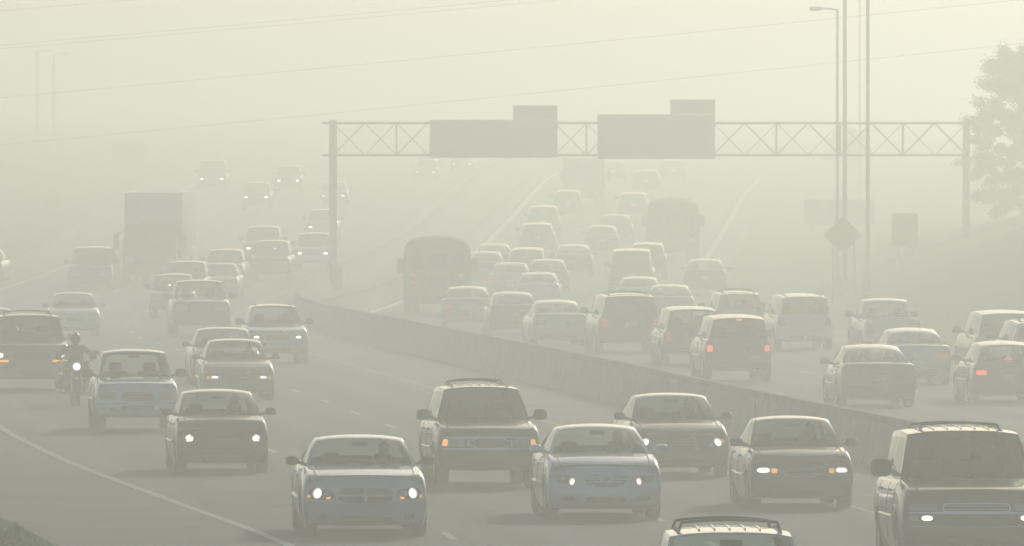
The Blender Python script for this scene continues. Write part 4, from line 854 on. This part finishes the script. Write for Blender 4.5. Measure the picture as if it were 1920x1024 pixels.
def make_truck(label, X, Y, away, name='box_truck', L=11., boxh=3.75, lamps=M_LENS, boxcol=(.55, .56, .56), group=GL, cabw=2.35, tang=None):
    S = dict(L=L); loc, rot = place(X, Y, S, away, tang); root = empty(name, loc, rot); tag(root, label, 'truck' if name == 'box_truck' else 'bus', group)
    m = mat('cargo_box', boxcol, .5, 0, .2, noise=(.8, .12)); cm = C['charcoal']
    mb = MB(); mb.rbox(-L/2, L/2-2.5, -1.26, 1.26, 1.1, boxh, .05); bo = mb.build('cargo_box', m, root)
    for side in (-1, 1):
        mb = MB(); mb.rbox(-L/2-.03, -L/2+.02, side*.03 if side > 0 else -1.2, 1.2 if side > 0 else -.03, 1.18, boxh-.1, .02); mb.build('rear_door', m, bo)
        mb = MB(); mb.tube([(-L/2+.03, side*1.24, boxh+.004), (L/2-2.55, side*1.24, boxh+.004)], .03, 6); mb.build('top_rail', M_ALU, bo)
    x0 = L/2-2.4; h = cabw/2; pr = [(0, .5), (-.02, 1.0), (-.06, 1.45), (-.12, 1.62), (-.55, 2.62), (-.8, 2.76), (-2.1, 2.82), (-2.2, 2.7), (-2.2, .5)]
    P = [[(L/2+x, y*h*k, z) for x, z in pr] for y, k in ((-1, .985), (-.97, 1.), (-.8, 1.), (0, 1.), (.8, 1.), (.97, 1.), (1, .985))]
    P = [[Vector((p[0]-.10*abs(p[1]/h)**4, p[1]*(1 if p[2] < 1.7 else .95), p[2])) for p in row] for row in P]
    mb = MB(); mb.grid(P); mb.add(P[0], [tuple(range(len(pr)))]); mb.add(P[-1], [tuple(range(len(pr)))]); mb.build('cab', cm, root)
    f = lambda b, t: Vector((L/2+float(np.interp(.5+t*2.3, [.5, 1.0, 1.45, 1.62, 2.62, 2.8], [0, -.02, -.06, -.12, -.55, -.8]))-.10*abs(b)**4, b*h*(.95 if t > .52 else 1), .5+t*2.3))
    dg = mat('bus_window', (.04, .045, .05), .15, 0, .5)
    mb = MB(); patch(mb, f, [(-.86, .53), (.86, .53), (.82, .89), (-.82, .89)], .012, .03); mb.build('windshield', dg, root)
    mb = MB(); patch(mb, f, [(-.45, .24), (.45, .24), (.5, .46), (-.5, .46)], .014, .03); mb.build('grille', M_TRIM, root)
    mb = MB(); mb.rbox(L/2-.25, L/2+.14, -h, h, .42, .78, .06); mb.build('front_bumper', M_HUBC, root)
    for side in (-1, 1):
        mb = MB(); patch(mb, f, [(side*.58, .2), (side*.9, .2), (side*.9, .34), (side*.58, .34)], .016, .03); lo = mb.build('headlight', M_LENS, root)
        if lamps is not M_LENS: mb = MB(); disc(mb, f, side*.76, .27, .13, .02); mb.build('lamp', lamps, lo)
        mb = MB(); mb.tube([(L/2-.6, side*h*.95, 2.3), (L/2-.35, side*(h+.28), 2.25), (L/2-.35, side*(h+.28), 1.55), (L/2-.5, side*h*.98, 1.45)], .02, 6); mb.rbox(L/2-.40, L/2-.3, side*(h+.28)-.12, side*(h+.28)+.12, 1.6, 2.2, .03); mb.build('side_mirror', M_TRIM, root)
        mb = MB(); mb.box(L/2-1.7, L/2-.75, side*h*.955-.012*(side < 0), side*h*.955+.012*(side > 0)+.0, 1.75, 2.5); mb.build('side_window', dg, root, smooth=False)
        mb = MB(); mb.lathe([(.001, -.04), (.08, 0), (.08, .04)], 12, 'x', (-L/2-.03, side*1.05, 1.0)); mb.build('tail_light', M_RED, root)
    mb = MB(); mb.box(-L/2+.1, L/2-1., -.5, .5, .65, 1.1); mb.build('chassis', M_UND, root)
    wheel_pair(root, L/2-1.2, 1.05); wheel_pair(root, -L/2+1.9, 1.1); wheel_pair(root, -L/2+1.9, .78)
    return root
make_truck('white box truck with dark cab and sunlit roof in the haze', -15.65, 460.2, False, boxh=3.95)
make_truck('faint box truck seen from behind in the gap between signs', 4.38, 649.0, True, L=8.5, boxh=3.1, group=GR)
# ------------------------------------------------------------------ people
def skin_mesh(name, joints, edges, sub=2):
    """one continuous body grown over a skeleton: joints {key: (x,y,z,r)}"""
    keys = list(joints); me = bpy.data.meshes.new(name); me.from_pydata([joints[k][:3] for k in keys], [(keys.index(a), keys.index(b)) for a, b in edges], [])
    o = bpy.data.objects.new(name, me); COL.objects.link(o); md = o.modifiers.new('skin', 'SKIN'); md.use_smooth_shade = True
    lay = me.skin_vertices[0].data
    for i, k in enumerate(keys):
        r_ = joints[k][3]; lay[i].radius = r_ if isinstance(r_, tuple) else (r_, r_); lay[i].use_root = (i == 0)
    sb = o.modifiers.new('sub', 'SUBSURF'); sb.levels = sub; sb.render_levels = sub
    dg = bpy.context.evaluated_depsgraph_get(); dg.update(); out = bpy.data.meshes.new_from_object(o.evaluated_get(dg)); bpy.data.objects.remove(o); out.polygons.foreach_set('use_smooth', [True]*len(out.polygons)); return out
def hand(J, E, wrist, side, d, curl, pre):
    """palm and five bent fingers continuing from the wrist; d = direction the fingers point"""
    w_ = Vector(J[wrist][:3]); d = Vector(d).normalized(); lat = Vector((0, 1, 0)); dn = Vector(curl).normalized()
    J[pre+'palm'] = (*(w_+d*.07), (.042, .02)); E.append((wrist, pre+'palm'))
    for k, (o, ln) in enumerate(((-.03, .075), (-.01, .085), (.01, .08), (.03, .062))):
        b = w_+d*.10+lat*o; J[f'{pre}f{k}a'] = (*b, .010); J[f'{pre}f{k}b'] = (*(b+d*ln*.4+dn*.015), .009); J[f'{pre}f{k}c'] = (*(b+d*ln*.45+dn*.05), .008)
        E += [(pre+'palm', f'{pre}f{k}a'), (f'{pre}f{k}a', f'{pre}f{k}b'), (f'{pre}f{k}b', f'{pre}f{k}c')]
    t = w_+d*.045-lat*side*.045; J[pre+'ta'] = (*t, .012); J[pre+'tb'] = (*(t+d*.04+dn*.02-lat*side*.012), .010); E += [(wrist, pre+'ta'), (pre+'ta', pre+'tb')]
def seated(reach, spread, hz, knee, foot, hipw=.10, bulk=1., drop=0.):
    """x forward, hip at the origin; reach = (x,z) of the hands, foot = (x,z)"""
    J = {'hip': (0, 0, 0, (.15, .12)), 'waist': (-.03, 0, .18, (.14, .11)), 'chest': (-.03, 0, .38, (.17, .12)), 'neck0': (-.02, 0, .52, (.09, .075)), 'neck': (0, 0, .58, .055), 'head0': (.02, 0, .66, (.066, .08)), 'head1': (.02, 0, .76, (.074, .092)), 'head2': (.0, 0, .82, (.05, .06)), 'nose': (.105, 0, .70, .012)}
    E = [('hip', 'waist'), ('waist', 'chest'), ('chest', 'neck0'), ('neck0', 'neck'), ('neck', 'head0'), ('head0', 'head1'), ('head1', 'head2'), ('head0', 'nose')]
    for sd_, s in (('l', 1), ('r', -1)):
        J[sd_+'sh'] = (-.02, s*.19, .47, .062); J[sd_+'el'] = (reach[0]*.45, s*(spread+.09), .26, .043); J[sd_+'wr'] = (reach[0]-.1, s*spread, reach[1]-.01, .028)
        E += [('chest', sd_+'sh'), (sd_+'sh', sd_+'el'), (sd_+'el', sd_+'wr')]
        hand(J, E, sd_+'wr', s, (1, 0, .05), (.1, 0, -1), sd_)
        J[sd_+'th'] = (.06, s*hipw, -.01, .085); J[sd_+'kn'] = (knee[0], s*(hipw+.08), knee[1], .058); J[sd_+'an'] = (foot[0], s*(hipw+.06), foot[1], .04); J[sd_+'to'] = (foot[0]+.17, s*(hipw+.07), foot[1]-.05, .032)
        E += [('hip', sd_+'th'), (sd_+'th', sd_+'kn'), (sd_+'kn', sd_+'an'), (sd_+'an', sd_+'to')]
        J[sd_+'ear'] = (.0, s*.082, .70, .014); E.append(('head0', sd_+'ear'))
    for k, v in list(J.items()):
        if k in ('hip', 'waist', 'chest', 'neck0', 'lsh', 'rsh', 'lel', 'rel', 'lwr', 'rwr', 'lth', 'rth', 'lkn', 'rkn'): J[k] = (*v[:3], tuple(q*bulk for q in v[3]) if isinstance(v[3], tuple) else v[3]*bulk)
        if k in ('neck', 'head0', 'head1', 'head2', 'nose', 'lear', 'rear'): J[k] = (v[0], v[1], v[2]-drop, v[3])
    return J, E
def face_bits(root, z=.70, x=.10):
    m_ = MB()
    for s in (-1, 1): m_.lathe([(.001, .012), (.011, .008), (.014, 0)], 8, 'x', (x-.018, s*.032, z+.025))
    m_.build('eyes', M_TRIM, root)
    m_ = MB(); m_.rbox(x-.02, x-.004, -.024, .024, z-.05, z-.038, .005); m_.build('mouth', mat('lips', (.25, .09, .08), .6), root)
J, E_ = seated((.50, .30), .15, .3, (.42, .10), (.62, -.22)); DRIVER = skin_mesh('person', J, E_)
DRIVER.materials.append(M_CLO); DRIVER.materials.append(M_SKIN)
DRIVER.polygons.foreach_set('material_index', [1 if (p.center.z > .555 or p.center.x > .385 and p.center.z > .2 and abs(p.center.y) < .3) else 0 for p in DRIVER.polygons])
hm = MB(); bm = bmesh.new(); bmesh.ops.create_uvsphere(bm, u_segments=14, v_segments=9, radius=1)
for v in bm.verts: v.co = (v.co.x*.102-.005, v.co.y*.088, v.co.z*.10+.775)
bmesh.ops.delete(bm, geom=[v for v in bm.verts if v.co.z < .70 or (v.co.x > .055 and v.co.z < .80)], context='VERTS'); bm.verts.index_update()
hm.add([v.co for v in bm.verts], [[v.index for v in f.verts] for f in bm.faces]); bm.free()
hair_o = hm.build('hair', M_HAIR); HAIR = hair_o.data; bpy.data.objects.remove(hair_o)
def driver(key, label):
    root, c = near[key]; S = c.S; xf = c.L/2-S['sw']-.75; zf = c.gc+.12; seatz = zf+.17+(.1 if S['type'] != 'sedan' else 0)
    o = bpy.data.objects.new('person', DRIVER); COL.objects.link(o); tag(o, label, 'person', 'drivers behind windshields')
    ht = c.H-.32; sc_ = min(1., (c.H-.10-seatz-.1)/.9)
    off = Vector((xf+.12, c.W*.205, seatz+.10)); M_ = Matrix.Translation(root.location) @ root.rotation_euler.to_matrix().to_4x4()
    o.location = M_ @ off; o.rotation_euler = root.rotation_euler; o.scale = (sc_, sc_, sc_)
    h = bpy.data.objects.new('hair', HAIR); COL.objects.link(h); h.parent = o; face_bits(o)
driver('charger', 'dark clothed driver behind the windshield of the silver blue muscle sedan')
driver('camry', 'dark clothed driver behind the windshield of the pale blue slatted-grille sedan')
driver('corolla', 'dark clothed driver behind the windshield of the taupe sedan')
driver('focus', 'dark clothed driver behind the windshield of the olive grey compact sedan')
driver('versa', 'dark clothed driver behind the windshield of the black compact sedan')
driver('sedan_lit', 'dark clothed driver behind the windshield of the lit grey sedan')

# ------------------------------------------------------------------ motorcycle and rider
S_ = dict(L=2.2); loc, rot = place(-10.03, 246.1, S_, False)
mc = empty('motorcycle', loc, rot); tag(mc, 'dark touring motorcycle with one bright headlight between pickup and tan SUV', 'motorcycle', GL)
def mwheel(x, r, wd):
    t = MB(); t.lathe([(r*.78, -wd/2), (r*.93, -wd/2), (r, -wd*.2), (r, wd*.2), (r*.93, wd/2), (r*.78, wd/2), (r*.74, 0), (r*.78, -wd/2)], 24); o = t.build('wheel', M_RUB, mc); o.location = (x, 0, r)
    t = MB()
    for k in range(7):
        a = 2*math.pi*k/7; t.tube([(.05*math.cos(a), 0, .05*math.sin(a)), (r*.76*math.cos(a), 0, r*.76*math.sin(a))], .016, 6)
    t.lathe([(.001, -.07), (.06, -.07), (.06, .07), (.001, .07)], 12); t.build('rim', M_ALU, o)
mwheel(.78, .32, .13); mwheel(-.72, .32, .17)
m_ = MB()
for s in (-1, 1): m_.tube([(.78, s*.10, .32), (.52, s*.11, .92)], .028, 8)
m_.build('fork', M_CHR, mc)
m_ = MB(); P = [[(.78+.37*math.cos(a), y, .32+.37*math.sin(a)-abs(y)*.4) for y in (-.09, -.05, 0, .05, .09)] for a in np.linspace(.2, 2.3, 10)]; m_.grid(P); m_.build('front_fender', C['black'], mc)
m_ = MB(); m_.tube([(.42, 0, .86), (.25, 0, .90), (0, 0, .88), (-.15, 0, .80)], .15, 12, radii=[.07, .15, .16, .08]); m_.build('fuel_tank', C['black'], mc)
m_ = MB(); m_.rbox(-.78, -.08, -.16, .16, .68, .80, .05); m_.build('seat', M_INT, mc)
m_ = MB(); m_.rbox(-.25, .32, -.20, .20, .25, .62, .08); m_.rbox(-.05, .2, -.30, .30, .38, .56, .06); m_.build('engine', M_HUBC, mc)
m_ = MB(); m_.tube([(.5, 0, .85), (.35, 0, .5), (-.1, 0, .2), (-.6, 0, .3)], .04, 8); m_.build('frame', M_TRIM, mc)
m_ = MB(); m_.tube([(.30, .42, 1.02), (.36, .34, 1.05), (.46, .12, 1.0), (.46, -.12, 1.0), (.36, -.34, 1.05), (.30, -.42, 1.02)], .016, 8); m_.build('handlebar', M_TRIM, mc)
m_ = MB(); m_.lathe([(.001, .09), (.09, .07), (.115, .03), (.12, -.02), (.05, -.16), (.001, -.17)], 16, 'x', (.62, 0, .92)); ho = m_.build('headlight', M_TRIM, mc)
m_ = MB(); m_.lathe([(.001, .115), (.075, .10), (.095, .07)], 16, 'x', (.62, 0, .92)); m_.build('lamp', M_LIT, ho)
m_ = MB(); P = [[(.56-.10*(k/5)-.5*(y*y), y*(1-.12*k/5), 1.0+.085*k) for y in np.linspace(-.24, .24, 9)] for k in range(6)]; m_.grid(P); m_.build('windscreen', G_CLEAR, mc)
m_ = MB(); P = [[(.52-.6*y*y, y, .62+.08*k) for y in np.linspace(-.30, .30, 9)] for k in range(6)]; m_.grid(P); m_.build('fairing', C['black'], mc)
for s in (-1, 1):
    m_ = MB(); m_.tube([(.34, s*.36, 1.05), (.32, s*.44, 1.2)], .008, 6); m_.rbox(.29, .33, s*.46-.07, s*.46+.07, 1.19, 1.29, .03); m_.build('side_mirror', M_TRIM, mc)
    m_ = MB(); m_.rbox(-.95, -.45, s*.22 if s > 0 else -.42, .42 if s > 0 else -.22, .42, .74, .07); m_.build('saddlebag', C['black'], mc)
    m_ = MB(); m_.tube([(.2, s*.22, .35), (-.3, s*.26, .28), (-.95, s*.26, .30)], .045, 8); m_.build('exhaust_pipe', M_CHR, mc)
    m_ = MB(); m_.tube([(.25, s*.2, .30), (.28, s*.38, .31)], .018, 6); m_.build('foot_peg', M_TRIM, mc)
    m_ = MB(); m_.lathe([(.001, .04), (.035, .02), (.035, -.03)], 10, 'x', (.55, s*.24, .84)); m_.build('turn_signal', M_AMB, mc)
m_ = MB(); P = [[(-.72+.38*math.cos(a), y, .32+.38*math.sin(a)) for y in (-.12, 0, .12)] for a in np.linspace(.6, 3., 9)]; m_.grid(P); m_.build('rear_fender', C['black'], mc)
J, E_ = seated((.60, .26), .36, .3, (.40, .02), (.36, -.42), .13, 1.28, .05); RID = skin_mesh('person', J, E_); RID.materials.append(M_CLO)
ro = bpy.data.objects.new('person', RID); COL.objects.link(ro); tag(ro, 'motorcyclist in dark jacket and helmet gripping the handlebar', 'person')
Mx = Matrix.Translation(loc) @ ro.rotation_euler.to_matrix().to_4x4()
ro.rotation_euler = rot; ro.location = (Matrix.Translation(loc) @ ro.rotation_euler.to_matrix().to_4x4()) @ Vector((-.24, 0, .86))
hm = MB(); bm = bmesh.new(); bmesh.ops.create_uvsphere(bm, u_segments=18, v_segments=12, radius=1)
for v in bm.verts: v.co = (v.co.x*.145+.02, v.co.y*.125, v.co.z*.145+.69)
bmesh.ops.delete(bm, geom=[v for v in bm.verts if v.co.z < .58], context='VERTS'); bm.verts.index_update(); hm.add([v.co for v in bm.verts], [[v.index for v in f.verts] for f in bm.faces]); bm.free()
he = hm.build('helmet', C['black'], ro)
m_ = MB(); P = [[(.02+.152*math.cos(a)*math.cos(e), .132*math.sin(a)*math.cos(e), .69+.152*math.sin(e)) for a in np.linspace(-1.1, 1.1, 11)] for e in np.linspace(-.35, .35, 6)]; m_.grid(P); m_.build('visor', mat('visor', (.03, .03, .035), .1, 0, .8), he)

# ------------------------------------------------------------------ sign gantry
GY = 452.; GZ = rise(GY); gx0, gx1 = -7.58, 19.25
gt = empty('sign_gantry', (gx0, GY, GZ)); tag(gt, 'steel truss sign gantry spanning the outgoing lanes with two posts', 'gantry')
ztop, zbot = CAM_H+(325-231)/44.2-GZ, CAM_H+(325-291)/44.2-GZ; span = gx1-gx0
def gtube(nm, pts, r, n=10): m_ = MB(); m_.tube(pts, r, n); return m_.build(nm, M_STEEL, gt)
gtube('post', [(0, 0, 0), (0, 0, ztop+.14)], .17, 16); m_ = MB(); m_.rbox(-.42, .42, -.42, .42, -.05, .95, .05); m_.build('footing', M_CONC, gt)
zr_ = ground_z(gx1, GY)-GZ; gtube('post', [(span, 0, zr_-.1), (span, 0, ztop+.14)], .16, 16)
for dy in (-.5, .5):
    for z in (ztop, zbot): gtube('chord', [(-.45 if dy else 0, dy, z), (span+.05, dy, z)], .055)
nb = 20; bx = [span*k/nb for k in range(nb+1)]
for k in range(nb+1):
    for dy in (-.5, .5):
        if k % 2 == 0: gtube('upright', [(bx[k], dy, zbot), (bx[k], dy, ztop)], .035, 8)
        if k < nb: gtube('brace', [(bx[k], dy, zbot if k % 2 == 0 else ztop), (bx[k+1], dy, ztop if k % 2 == 0 else zbot)], .026, 6)
        if k < nb and dy < 0: gtube('brace', [(bx[k], dy, ztop if k % 2 == 0 else zbot), (bx[k+1], dy, zbot if k % 2 == 0 else ztop)], .024, 6)
    if k % 2 == 0:
        gtube('cross_tie', [(bx[k], -.5, ztop), (bx[k], .5, ztop)], .03, 6); gtube('cross_tie', [(bx[k], -.5, zbot), (bx[k], .5, zbot)], .03, 6)
def px(x): return (x-960)/44.25
def pz(y): return CAM_H+(325-y)/44.25
for lab, main, tabp in (('wide green grey overhead sign with a raised exit tab, nearer the median', (806, 1045, 225, 296), (962, 1045, 198, 224.6)), ('green grey overhead sign with a taller exit tab, nearer the bank', (1120, 1340, 215, 298), (1256, 1340, 187, 214.6))):
    so = empty('overhead_sign', (px((main[0]+main[1])/2), GY-.75, pz(main[3]))); tag(so, lab, 'sign', 'overhead signs on the gantry')
    ox, oz = so.location.x, so.location.z
    for nm, q in (('panel', main), ('exit_tab', tabp)):
        m_ = MB(); m_.rbox(px(q[0])-ox, px(q[1])-ox, -.03, .03, pz(q[3])-oz, pz(q[2])-oz, .02); m_.build(nm, M_GRN, so)
    m_ = MB(); wd = px(main[1])-px(main[0])
    for k in range(4):
        s_ = MB(); xs_ = -wd/2+wd*(k+1)/5; s_.box(xs_-.012, xs_+.012, -.036, -.028, .03, pz(main[2])-oz-.03); s_.build('panel_seam', M_STEEL, so, smooth=False)
        x = -wd/2+wd*(k+.5)/4; b_ = MB(); b_.box(x-.04, x+.04, .03, .22, .05, pz(main[2])-oz-.05); b_.build('mounting_bracket', M_STEEL, so, smooth=False)

# ------------------------------------------------------------------ lamp posts and roadside signs
def lamp(label, X, Y, h, arm=None, r=.09):
    z = ground_z(X, Y); o = empty('street_lamp', (X, Y, z)); tag(o, label, 'lamp post', 'lamp posts beside the bank')
    m_ = MB(); m_.tube([(0, 0, -.1), (0, 0, h*.5), (0, 0, h)], r, 12, radii=[r, r*.85, r*.7]); m_.build('pole', M_STEEL, o)
    m_ = MB(); m_.rbox(-.2, .2, -.2, .2, -.1, .12, .04); m_.build('base', M_CONC, o)
    a = arm or -1.0
    m_ = MB(); m_.tube([(0, 0, h-.05), (a*.3, 0, h+.0), (a, 0, h+.03)], .035, 8); m_.build('arm', M_STEEL, o)
    m_ = MB(); m_.rbox(a-.35, a+.12, -.12, .12, h-.05, h+.09, .05); lh = m_.build('lamp_head', M_STEEL, o)
    m_ = MB(); m_.rbox(a-.30, a+.02, -.09, .09, h-.075, h-.052, .008); m_.build('diffuser', M_LENS, lh)
def sx(x, Y): return (x-960)*Y/20000
def sz(y, Y): return CAM_H+(325-y)*Y/20000
Y1, Y2, Y3 = 420., 425., 405.
lamp('tall steel lamp post with a short arm and lamp head in view', sx(1570, Y1), Y1, sz(17, Y1)-ground_z(sx(1570, Y1), Y1), -.75, .065)
lamp('middle steel lamp post behind the diamond sign, top out of view', sx(1584, Y2), Y2, 13.5, -1.2, .095)
lamp('steel lamp post standing alone nearest the bank, top out of view', sx(1627, Y3), Y3, 13.5, -1.2, .085)
lamp('faint far lamp post behind the gantry truss', sx(1612, 640), 640., 13.0, -1.0, .07)
lamp('faint far lamp post beyond the oncoming lanes by the diamond sign', sx(70, 860), 860., 8.5, 1.0, .13)
lamp('second faint far lamp post close to the diamond sign over the oncoming lanes', sx(101, 880), 880., 8.2, 1.0, .13)
def sign_panel(label, kind, x0, x1, y0, y1, Y, m, posts, name):
    X = sx((x0+x1)/2, Y); z = ground_z(X, Y); o = empty(name, (X, Y, z)); tag(o, label, 'sign')
    hw = (x1-x0)*Y/40000; za, zb = sz(y1, Y)-z, sz(y0, Y)-z
    m_ = MB()
    if kind == 'diamond':
        zc = (za+zb)/2; hh = (zb-za)/2; q = [(0, zc-hh), (hw, zc), (0, zc+hh), (-hw, zc)]
        m_.add([(a, -.012, b) for a, b in q]+[(a, .012, b) for a, b in q], [(0,1,2,3),(7,6,5,4),(0,4,5,1),(1,5,6,2),(2,6,7,3),(3,7,4,0)])
    else: m_.rbox(-hw, hw, -.015, .015, za, zb, .01)
    m_.build('panel', m, o, smooth=False)
    for p in posts:
        x = sx(p, Y)-X; b_ = MB(); b_.tube([(x, .05, ground_z(X+x, Y)-z-.1), (x, .05, zb-.1 if kind != 'diamond' else (za+zb)/2+.2)], .05, 8); b_.build('post', M_STEEL, o)
sign_panel('diamond warning sign on two posts beside the lamp posts', 'diamond', 1543, 1617, 406, 476, 415., M_YEL, (1562, 1602), 'warning_sign')
sign_panel('small upright rectangular sign on two posts at the foot of the bank', 'rect', 1672, 1721, 400, 463, 440., M_YEL, (1684, 1712), 'road_sign')
sign_panel('wide faint blue grey sign board behind the lamp posts', 'rect', 1507, 1640, 374, 422, 560., M_WHITE_SIGN, (1525, 1575, 1625), 'road_sign')
sign_panel('faint diamond warning sign beyond the oncoming lanes', 'diamond', 72, 122, 362, 408, 660., M_YEL, (84, 110), 'warning_sign')
sign_panel('faint square sign board floating high beyond the box truck on one post', 'rect', 210, 271, 269, 318, 790., M_WHITE_SIGN, (240,), 'road_sign')

# ------------------------------------------------------------------ overhead wires
def wire(label, p0, p1, sag, r=.009):
    pts = []
    a, b = Vector(p0), Vector(p1)
    for k in range(41):
        t = k/40; q = a.lerp(b, t); q.z -= sag*4*t*(1-t); pts.append(q-a)
    m_ = MB(); m_.tube(pts, r, 5); o = m_.build('overhead_wire', M_WIRE); o.location = a; tag(o, label, 'wire', 'overhead wires crossing the sky')
def wp(x, y, Y): return (sx(x, Y), Y, sz(y, Y))
wire('lowest overhead wire running down to the gantry post', wp(-500, 318, 560), wp(2500, 20, 430), .15)
wire('second lowest overhead wire crossing the whole sky', wp(-500, 228, 560), wp(2500, -60, 430), .15)
wire('upper wire of the close double pair', wp(-500, 126, 560), wp(2500, -150, 430), .2)
wire('lower wire of the close double pair', wp(-500, 132, 562), wp(2500, -138, 432), .2)
wire('topmost overhead wire clipping the upper picture corner', wp(-500, 60, 560), wp(1500, -110, 470), .1)

# ------------------------------------------------------------------ trees and weeds
def tree(name, label, X, Y, h, crown, m, nleaf, leaf, cat='tree', lean=0, trunk_r=.16, seed=1, lo=.12):
    rg = np.random.default_rng(seed); z = ground_z(X, Y); o = empty(name, (X, Y, z)); tag(o, label, cat)
    m_ = MB(); m_.tube([(0, 0, -.2), (lean*.2, .05, h*.25), (lean*.5, 0, h*.55), (lean, .05, h*.85)], .1, 8, radii=[trunk_r, trunk_r*.8, trunk_r*.5, trunk_r*.15]); m_.build('trunk', M_BARK, o)
    cl = []
    for k in range(crown['n']):
        a = rg.uniform(0, 2*math.pi); u = rg.uniform(0, 1)**.6; zz = rg.uniform(lo, 1)*h; prof = crown['f']((zz/h-lo)/(1-lo)); rr_ = u*crown['r']*prof
        p = Vector((lean*zz/h+math.cos(a)*rr_, math.sin(a)*rr_, zz)); cl.append((p, crown['c']*rg.uniform(.6, 1.3)))
        if k % 3 == 0:
            q = Vector((lean*zz/h*.7, 0, max(.15*h, zz*.72))); b_ = MB(); b_.tube([q, q.lerp(p, .5)+Vector((0, 0, .1)), p], .03, 5, radii=[trunk_r*.3, trunk_r*.18, .01]); b_.build('limb', M_BARK, o)
    vs = []; fs = []
    per = nleaf//len(cl)
    for p, r_ in cl:
        d = rg.normal(size=(per, 3)); d /= np.linalg.norm(d, axis=1)[:, None]; pos = np.array(p)+d*(rg.uniform(0, 1, per)**.5*r_)[:, None]*np.array([1, 1, .75])
        if crown.get('spray'):
            rd = np.array([p.x-lean*p.z/h, p.y, (p.z-h*.45)*.6]); rd /= np.linalg.norm(rd)+1e-6; pos = pos+rd[None, :]*(np.abs(rg.normal(size=per))*crown['spray'])[:, None]
        for q in pos:
            a = rg.normal(size=3); a /= np.linalg.norm(a); b = np.cross(a, rg.normal(size=3)); b /= np.linalg.norm(b)+1e-9; s = leaf*rg.uniform(.6, 1.3)
            i = len(vs); vs += [tuple(q-a*s), tuple(q+b*s*.45), tuple(q+a*s), tuple(q-b*s*.45)]; fs.append((i, i+1, i+2, i+3))
    me = bpy.data.meshes.new('crown'); me.from_pydata(vs, [], fs); me.materials.append(m); c_ = bpy.data.objects.new('crown', me); COL.objects.link(c_); c_.parent = o; c_['kind'] = 'stuff'
    return o
YT = 475.
tree('broadleaf_tree', 'bushy tree on top of the grassy bank beside the gantry post', sx(1930, YT), YT, sz(100, YT)-ground_z(sx(1930, YT), YT), dict(n=340, r=2.7, c=.36, spray=.2, f=lambda t: .70+.36*math.sin(math.pi*min(1, t*.9+.1))-.5*max(0, t-.6)), M_LEAF, 120000, .065, seed=5, lo=.02)
tree('broadleaf_tree', 'faint round tree far behind the lamp posts', sx(1590, 800), 800., 2.8+rise(800)*0, dict(n=30, r=2.0, c=.7, f=lambda t: math.sin(math.pi*min(1, t*.85+.12))), M_LEAF, 6000, .16, seed=8)
# weeds at the roadside, nearest corner
YW = 152.; XW = sx(20, YW)
wd = empty('roadside_bush', (XW, YW, 0)); tag(wd, 'low green weedy bush on the near roadside in the bottom corner', 'bush')
vs = []; fs = []; rg = np.random.default_rng(3)
for k in range(9000):
    t = rg.uniform(0, 1); x = -1.3+2.0*rg.uniform(0, 1); hmax = .72*max(0.03, 1-(max(0, x+.35)/1.02)**1.0)*(.75+.25*math.sin(x*17)); y = rg.uniform(-.7, .7); z = hmax*rg.uniform(0, 1)**.8*(1-.5*abs(y))
    a = rg.normal(size=3)*np.array([1, 1, 1.3]); a /= np.linalg.norm(a); b = np.cross(a, rg.normal(size=3)); b /= np.linalg.norm(b)+1e-9; s = .045*rg.uniform(.6, 1.4); q = np.array([x, y, z+.02]); i = len(vs)
    vs += [tuple(q-a*s), tuple(q+b*s*.3), tuple(q+a*s), tuple(q-b*s*.3)]; fs.append((i, i+1, i+2, i+3))
me = bpy.data.meshes.new('foliage'); me.from_pydata(vs, [], fs); me.materials.append(M_WEED); fo = bpy.data.objects.new('foliage', me); COL.objects.link(fo); fo.parent = wd; fo['kind'] = 'stuff'
for k in range(7):
    m_ = MB(); x = rg.uniform(-1.1, .1); hh = rg.uniform(.5, .95)*(1-max(0, x+.6)); m_.tube([(x, 0, 0), (x+rg.uniform(-.05, .05), rg.uniform(-.1, .1), hh*.6), (x+rg.uniform(-.1, .1), 0, hh)], .008, 5); m_.build('stem', M_WEED, wd)

# ------------------------------------------------------------------ haze
mb = MB(); mb.box(-520, 520, -80, 2640, -1.2, 25.5)
hz = mb.build('haze', mat('tmp'), smooth=False); hz.data.materials.clear()
hm_ = bpy.data.materials.new('haze_air'); hm_.use_nodes = True; n = hm_.node_tree.nodes; n.remove(n['Principled BSDF'])
pv_ = n.new('ShaderNodeVolumePrincipled'); pv_.inputs['Color'].default_value = (*HAZE_COL, 1); pv_.inputs['Density'].default_value = HAZE_DENSITY; pv_.inputs['Anisotropy'].default_value = HAZE_G
hm_.node_tree.links.new(pv_.outputs[0], n['Material Output'].inputs['Volume']); hz.data.materials.append(hm_); tag(hz, kind='stuff', label='pale fog filling the air over the motorway')
